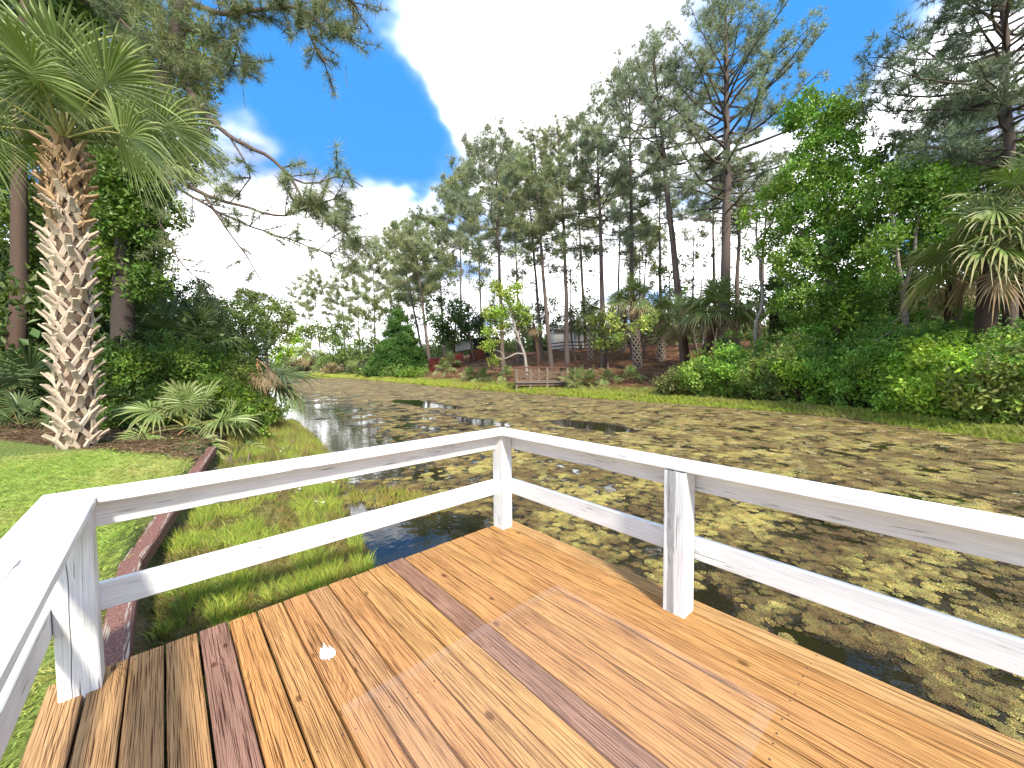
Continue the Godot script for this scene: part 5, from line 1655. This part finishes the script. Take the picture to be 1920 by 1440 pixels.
func build_thicket() -> void:
	var g := "leafy trees in the scrub"
	var grey := Color(0.36, 0.31, 0.26)
	var f := 18.2
	leafy_tree("leafy_tree", "tall vine hung tree with straight grey trunk in the middle of the scrub", "tree", stand(1566, f), [[[stand(1566, f), sight(1567, 620, f), sight(1560, 560, f), sight(1555, 450, f), sight(1545, 330, f), sight(1540, 240, f)], 0.2, 0.06], [[sight(1555, 470, f), sight(1600, 420, f), sight(1630, 380, f)], 0.07, 0.03], [[sight(1558, 520, f), sight(1510, 450, f), sight(1480, 400, f)], 0.07, 0.03]],
		lobe_list(f, [[1530, 225, 46], [1575, 235, 40], [1545, 285, 52], [1505, 330, 44], [1590, 330, 50], [1550, 370, 58], [1500, 400, 40], [1600, 410, 50], [1545, 450, 52], [1500, 490, 48], [1590, 490, 50], [1550, 540, 50], [1500, 570, 46], [1605, 560, 48], [1560, 600, 44], [1515, 630, 38], [1625, 620, 40], [1480, 215, 24], [1510, 195, 24]]), Color(0.085, 0.165, 0.028), 0.3, 88, 800, grey, g, "clump", 0.06)
	f = 15.6
	leafy_tree("leafy_tree", "tree with pale grey forked trunk beside the fan palms", "tree", stand(1699, f), [[[stand(1699, f), sight(1698, 600, f), sight(1694, 550, f), sight(1684, 500, f), sight(1680, 450, f), sight(1672, 400, f)], 0.15, 0.05], [[sight(1694, 545, f), sight(1712, 490, f), sight(1718, 430, f), sight(1730, 370, f)], 0.085, 0.03], [[sight(1696, 590, f), sight(1680, 600, f - 0.4), sight(1650, 615, f - 0.6)], 0.03, 0.01]],
		lobe_list(f, [[1715, 350, 46], [1670, 345, 38], [1755, 360, 40], [1730, 395, 40], [1690, 330, 30], [1770, 400, 30], [1650, 380, 26], [1755, 440, 34], [1790, 340, 30], [1665, 440, 26], [1740, 470, 24], [1640, 470, 30], [1650, 520, 30], [1745, 320, 26]]), Color(0.08, 0.155, 0.028), 0.27, 96, 801, Color(0.40, 0.35, 0.30), g, "clump", 0.02)
	f = 20.5
	leafy_tree("crooked_tree", "crooked pale grey trunk with light green leaves beside the drooping palm", "tree", stand(1419, f), [[[stand(1419, f), sight(1417, 615, f), sight(1428, 580, f), sight(1430, 545, f), sight(1424, 515, f), sight(1426, 495, f), sight(1420, 470, f), sight(1418, 430, f), sight(1420, 400, f)], 0.13, 0.04], [[sight(1429, 535, f), sight(1412, 535, f), sight(1402, 538, f)], 0.05, 0.02], [[sight(1420, 450, f), sight(1445, 420, f), sight(1460, 390, f)], 0.05, 0.02]],
		lobe_list(f, [[1440, 380, 28], [1465, 350, 24], [1410, 410, 20], [1455, 440, 30], [1480, 460, 34], [1430, 470, 22], [1490, 500, 26], [1405, 480, 16], [1395, 400, 14], [1470, 400, 20]]), Color(0.12, 0.21, 0.032), 0.32, 46, 802, Color(0.44, 0.40, 0.35), g, "clump", 0.05)
	f = 22.0
	leafy_tree("leafy_tree", "dark leafy tree closing the scrub behind the grey trunks", "tree", stand(1640, f), [[[stand(1640, f), sight(1640, 560, f), sight(1640, 450, f)], 0.2, 0.07]], lobe_list(f, [[1650, 560, 50], [1720, 560, 54], [1590, 580, 46], [1480, 600, 42], [1530, 570, 44], [1660, 480, 44], [1620, 420, 36], [1780, 480, 48], [1470, 540, 36], [1760, 600, 50], [1830, 560, 50], [1700, 620, 44]]), Color(0.042, 0.08, 0.018), 0.42, 36, 803, grey, g, "clump", 0.15)
	f = 17.5
	leafy_tree("leafy_tree", "dark evergreen mass above and behind the fan palms", "tree", stand(1880, f), [[[stand(1880, f), sight(1880, 500, f), sight(1880, 400, f)], 0.2, 0.07]], lobe_list(f, [[1840, 330, 46], [1900, 300, 50], [1960, 350, 56], [1800, 400, 46], [1880, 400, 50], [1950, 480, 60], [1900, 560, 60], [1970, 600, 60], [1820, 600, 40], [1760, 330, 40], [1720, 400, 44], [1780, 470, 50], [1660, 300, 34], [1690, 470, 44]]), Color(0.045, 0.085, 0.024), 0.34, 55, 804, grey, g, "clump", 0.15)
	# twiggy fallen branches on the shrubs
	rng.seed = 805
	for q in [[1890, 11.4, 735, -0.9, "bare grey fallen branch lying in the shrubs at the water"], [1640, 15.0, 640, 0.6, "bare arched grey branch above the shrubs"]]:
		var p := sight(q[0], q[2], q[1])
		var t := thing("bare_branch", q[4], "branch", p)
		var s := Shape.new()
		var d := Vector3(q[3], 0.35, 0.2).normalized()
		var lp := limb(s, p, d, 1.5, -0.1, 0.03, Color(0.36, 0.32, 0.27), 6, 5)
		for k in range(1, 6):
			limb(s, lp[k], (d + ball() * 0.8).normalized(), rr(0.4, 0.8), 0.1, 0.014, Color(0.36, 0.32, 0.27), 4, 4)
		part("wood", s, M.smooth_bark, t)
	var list := [
		[1262, 1.9, 0.8, 0.75, Color(0.11, 0.12, 0.045), "low brownish shrub where the scrub begins on the grass strip"],
		[1310, 2.2, 1.15, 1.25, Color(0.10, 0.165, 0.03), "shrub with pale leaves in front of the large drooping palm"],
		[1365, 2.4, 1.3, 1.6, Color(0.085, 0.165, 0.026), "rounded shrub under the drooping palm's last fans"],
		[1420, 2.2, 1.3, 1.5, Color(0.10, 0.15, 0.035), "olive shrub at the foot of the crooked grey trunk"],
		[1468, 2.0, 1.2, 1.5, Color(0.085, 0.12, 0.035), "greyish twiggy shrub next after the olive one"],
		[1512, 1.9, 1.2, 1.45, Color(0.115, 0.20, 0.028), "bright green shrub below the tall vine hung tree"],
		[1560, 2.0, 1.2, 1.4, Color(0.07, 0.145, 0.024), "deep green shrub in front of the straight grey trunk"],
		[1608, 2.0, 1.15, 1.3, Color(0.085, 0.16, 0.028), "shrub with a tuft of dry grass at its foot"],
		[1655, 2.0, 1.1, 1.45, Color(0.075, 0.15, 0.024), "leafy shrub just before the forked grey trunk"],
		[1700, 2.0, 1.15, 1.45, Color(0.10, 0.19, 0.026), "shrub beneath the forked grey trunk"],
		[1745, 2.0, 1.1, 1.35, Color(0.13, 0.22, 0.026), "yellow green shrub near the fan palms"],
		[1790, 2.0, 1.1, 1.35, Color(0.14, 0.225, 0.03), "brightest yellow green shrub under the fan palms"],
		[1835, 2.1, 1.1, 1.3, Color(0.10, 0.18, 0.026), "shrub beneath the pale tipped fan palm"],
		[1885, 2.2, 1.15, 1.35, Color(0.12, 0.15, 0.045), "brownish twiggy shrub at the picture's edge"],
		[1940, 2.2, 1.2, 1.4, Color(0.10, 0.17, 0.03), "shrub past the brownish twiggy one"],
		[1480, 4.2, 1.3, 2.2, Color(0.065, 0.125, 0.022), "taller shrub behind the greyish twiggy one"],
		[1545, 4.0, 1.2, 1.9, Color(0.07, 0.13, 0.024), "taller shrub hiding the straight trunk's foot"],
		[1630, 4.0, 1.3, 2.1, Color(0.06, 0.115, 0.02), "taller dark shrub between the two grey trunks"],
		[1730, 4.0, 1.2, 1.9, Color(0.07, 0.14, 0.022), "taller shrub behind the forked trunk"],
		[1815, 3.8, 1.2, 1.7, Color(0.06, 0.125, 0.02), "shaded shrub under the fan palms"],
		[1900, 3.8, 1.2, 1.6, Color(0.075, 0.14, 0.022), "shaded shrub at the edge below the fan palms"]]
	var n := 820
	for q in list:
		n += 1
		f = far_at(q[0], q[1])
		shrub("bank_shrub", q[5], stand(q[0], f), q[2] * rr(1.0, 1.25), q[3] * rr(1.25, 1.85), q[4] * 1.35, 0.27 if n % 2 else 0.33, 105 if n % 2 else 75, n, "shrubs along the far water's edge", "clump" if n % 2 else "fine_clump")
	# shrubs left of the scrub, under the pines
	for q in [[560, 3.0, 3.0, 2.6, Color(0.14, 0.12, 0.07), "dry brown reeds at the end of the canal"], [625, 1.6, 2.2, 2.0, Color(0.15, 0.13, 0.075), "pinkish brown dry shrub beside the canal's end"], [770, 2.2, 1.8, 1.3, Color(0.09, 0.17, 0.026), "bright low shrub at the cedar's foot"], [690, 1.8, 2.0, 1.6, Color(0.065, 0.115, 0.026), "dark low shrub on the canal's bend"], [735, 1.8, 1.8, 1.3, Color(0.075, 0.13, 0.03), "low shrub between bend and cedar"]]:
		n += 1
		f = far_at(q[0], q[1])
		shrub("canal_shrub", q[5], stand(q[0], f), q[2], q[3], q[4], 0.0125 * f, 5200.0 / (f * f) * 4.0 + 4.0, n, "low shrubs at the canal's bend")

# ------------------------------------------------------------------
func make_shapes() -> void:
	W.tuft = needle_tuft(24, 0.055, 0.55, 11)
	W.long_tuft = needle_tuft(30, 0.04, 0.6, 12)
	W.clump = leaf_clump(20, 0.62, 13)
	W.fine_clump = leaf_clump(34, 0.42, 17, 0.6)
	W.lawn = grass_tuft(9, 0.07, 0.7, 14, 0.8)
	W.marsh = grass_tuft(18, 0.045, 0.6, 15)
	W.flake = flake_mat(44, 16)
	var dead := Color(0.36, 0.255, 0.135)
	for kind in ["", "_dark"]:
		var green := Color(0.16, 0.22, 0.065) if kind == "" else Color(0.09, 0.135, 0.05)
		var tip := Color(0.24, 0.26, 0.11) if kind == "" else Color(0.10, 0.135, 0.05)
		var all := [[], [], [], []]
		for k in 2:
			all[0].append(_joined(fan_frond(1.15 + 0.2 * k, 0.75, 0.8, 26, 3, 0.2, 0.4, green, tip, 20 + k, 2.35, 0.02, 0.15 * (1 - 2 * k))))
			all[1].append(_joined(fan_frond(0.45 + 0.3 * k, 0.8, 0.85, 26, 4, 0.4, 0.4, green, tip, 24 + k, 2.35, 0.02, 0.4 * (1 - 2 * k))))
			all[2].append(_joined(fan_frond(-0.15 + 0.3 * k, 0.8, 0.8, 26, 4, 0.55, 0.35, green, tip.lerp(dead, 0.45), 28 + k, 2.35, 0.02, 0.6 * (1 - 2 * k))))
			all[3].append(_joined(fan_frond(-0.6 - 0.3 * k, 0.55, 0.6, 24, 4, 0.6, 0.3, dead * 0.8, dead, 32 + k, 1.7)))
		W["fans" + kind] = all

func _joined(f: Array) -> ArrayMesh:
	var s: Shape = f[0]
	var t: Shape = f[1]
	var k := s.v.size()
	s.v.append_array(t.v); s.n.append_array(t.n); s.c.append_array(t.c); s.t.append_array(t.t)
	for q in t.i:
		s.i.append(q + k)
	return s.mesh()

func _ready() -> void:
	var cam := Camera3D.new()
	cam.name = "camera"
	cam.transform = Transform3D(cam_basis, Vector3(0, EYE, 0))
	cam.fov = rad_to_deg(2.0 * atan(720.0 / 730.0))
	cam.near = 0.05
	cam.far = 1500.0
	add_child(cam)
	cam.current = true
	var env := Environment.new()
	env.background_mode = Environment.BG_SKY
	var sky := Sky.new()
	var pano := PanoramaSkyMaterial.new()
	pano.panorama = sky_picture()
	sky.sky_material = pano
	env.sky = sky
	env.background_energy_multiplier = 1.85
	env.tonemap_mode = Environment.TONE_MAPPER_LINEAR
	env.tonemap_exposure = 2.8
	env.sdfgi_enabled = true
	env.ssao_enabled = true
	env.ssil_enabled = true
	var we := WorldEnvironment.new()
	we.name = "environment"
	we.environment = env
	add_child(we)
	var sun := DirectionalLight3D.new()
	sun.name = "sun"
	sun.light_energy = 0.95
	sun.light_color = Color(1.0, 0.96, 0.89)
	sun.light_angular_distance = 6.0
	sun.shadow_enabled = true
	var el := deg_to_rad(44.0)
	var az := deg_to_rad(157.0)   # clockwise from straight ahead
	var from := Vector3(sin(az) * cos(el), sin(el), -cos(az) * cos(el))
	sun.look_at_from_position(from * 50.0, Vector3.ZERO, Vector3.UP)
	add_child(sun)
	noise.seed = 7
	noise.frequency = 0.06
	noise.fractal_octaves = 3
	make_materials()
	make_shapes()
	build_ground()
	build_deck()
	build_algae()
	build_grass()
	build_near_bank()
	build_far_bank()
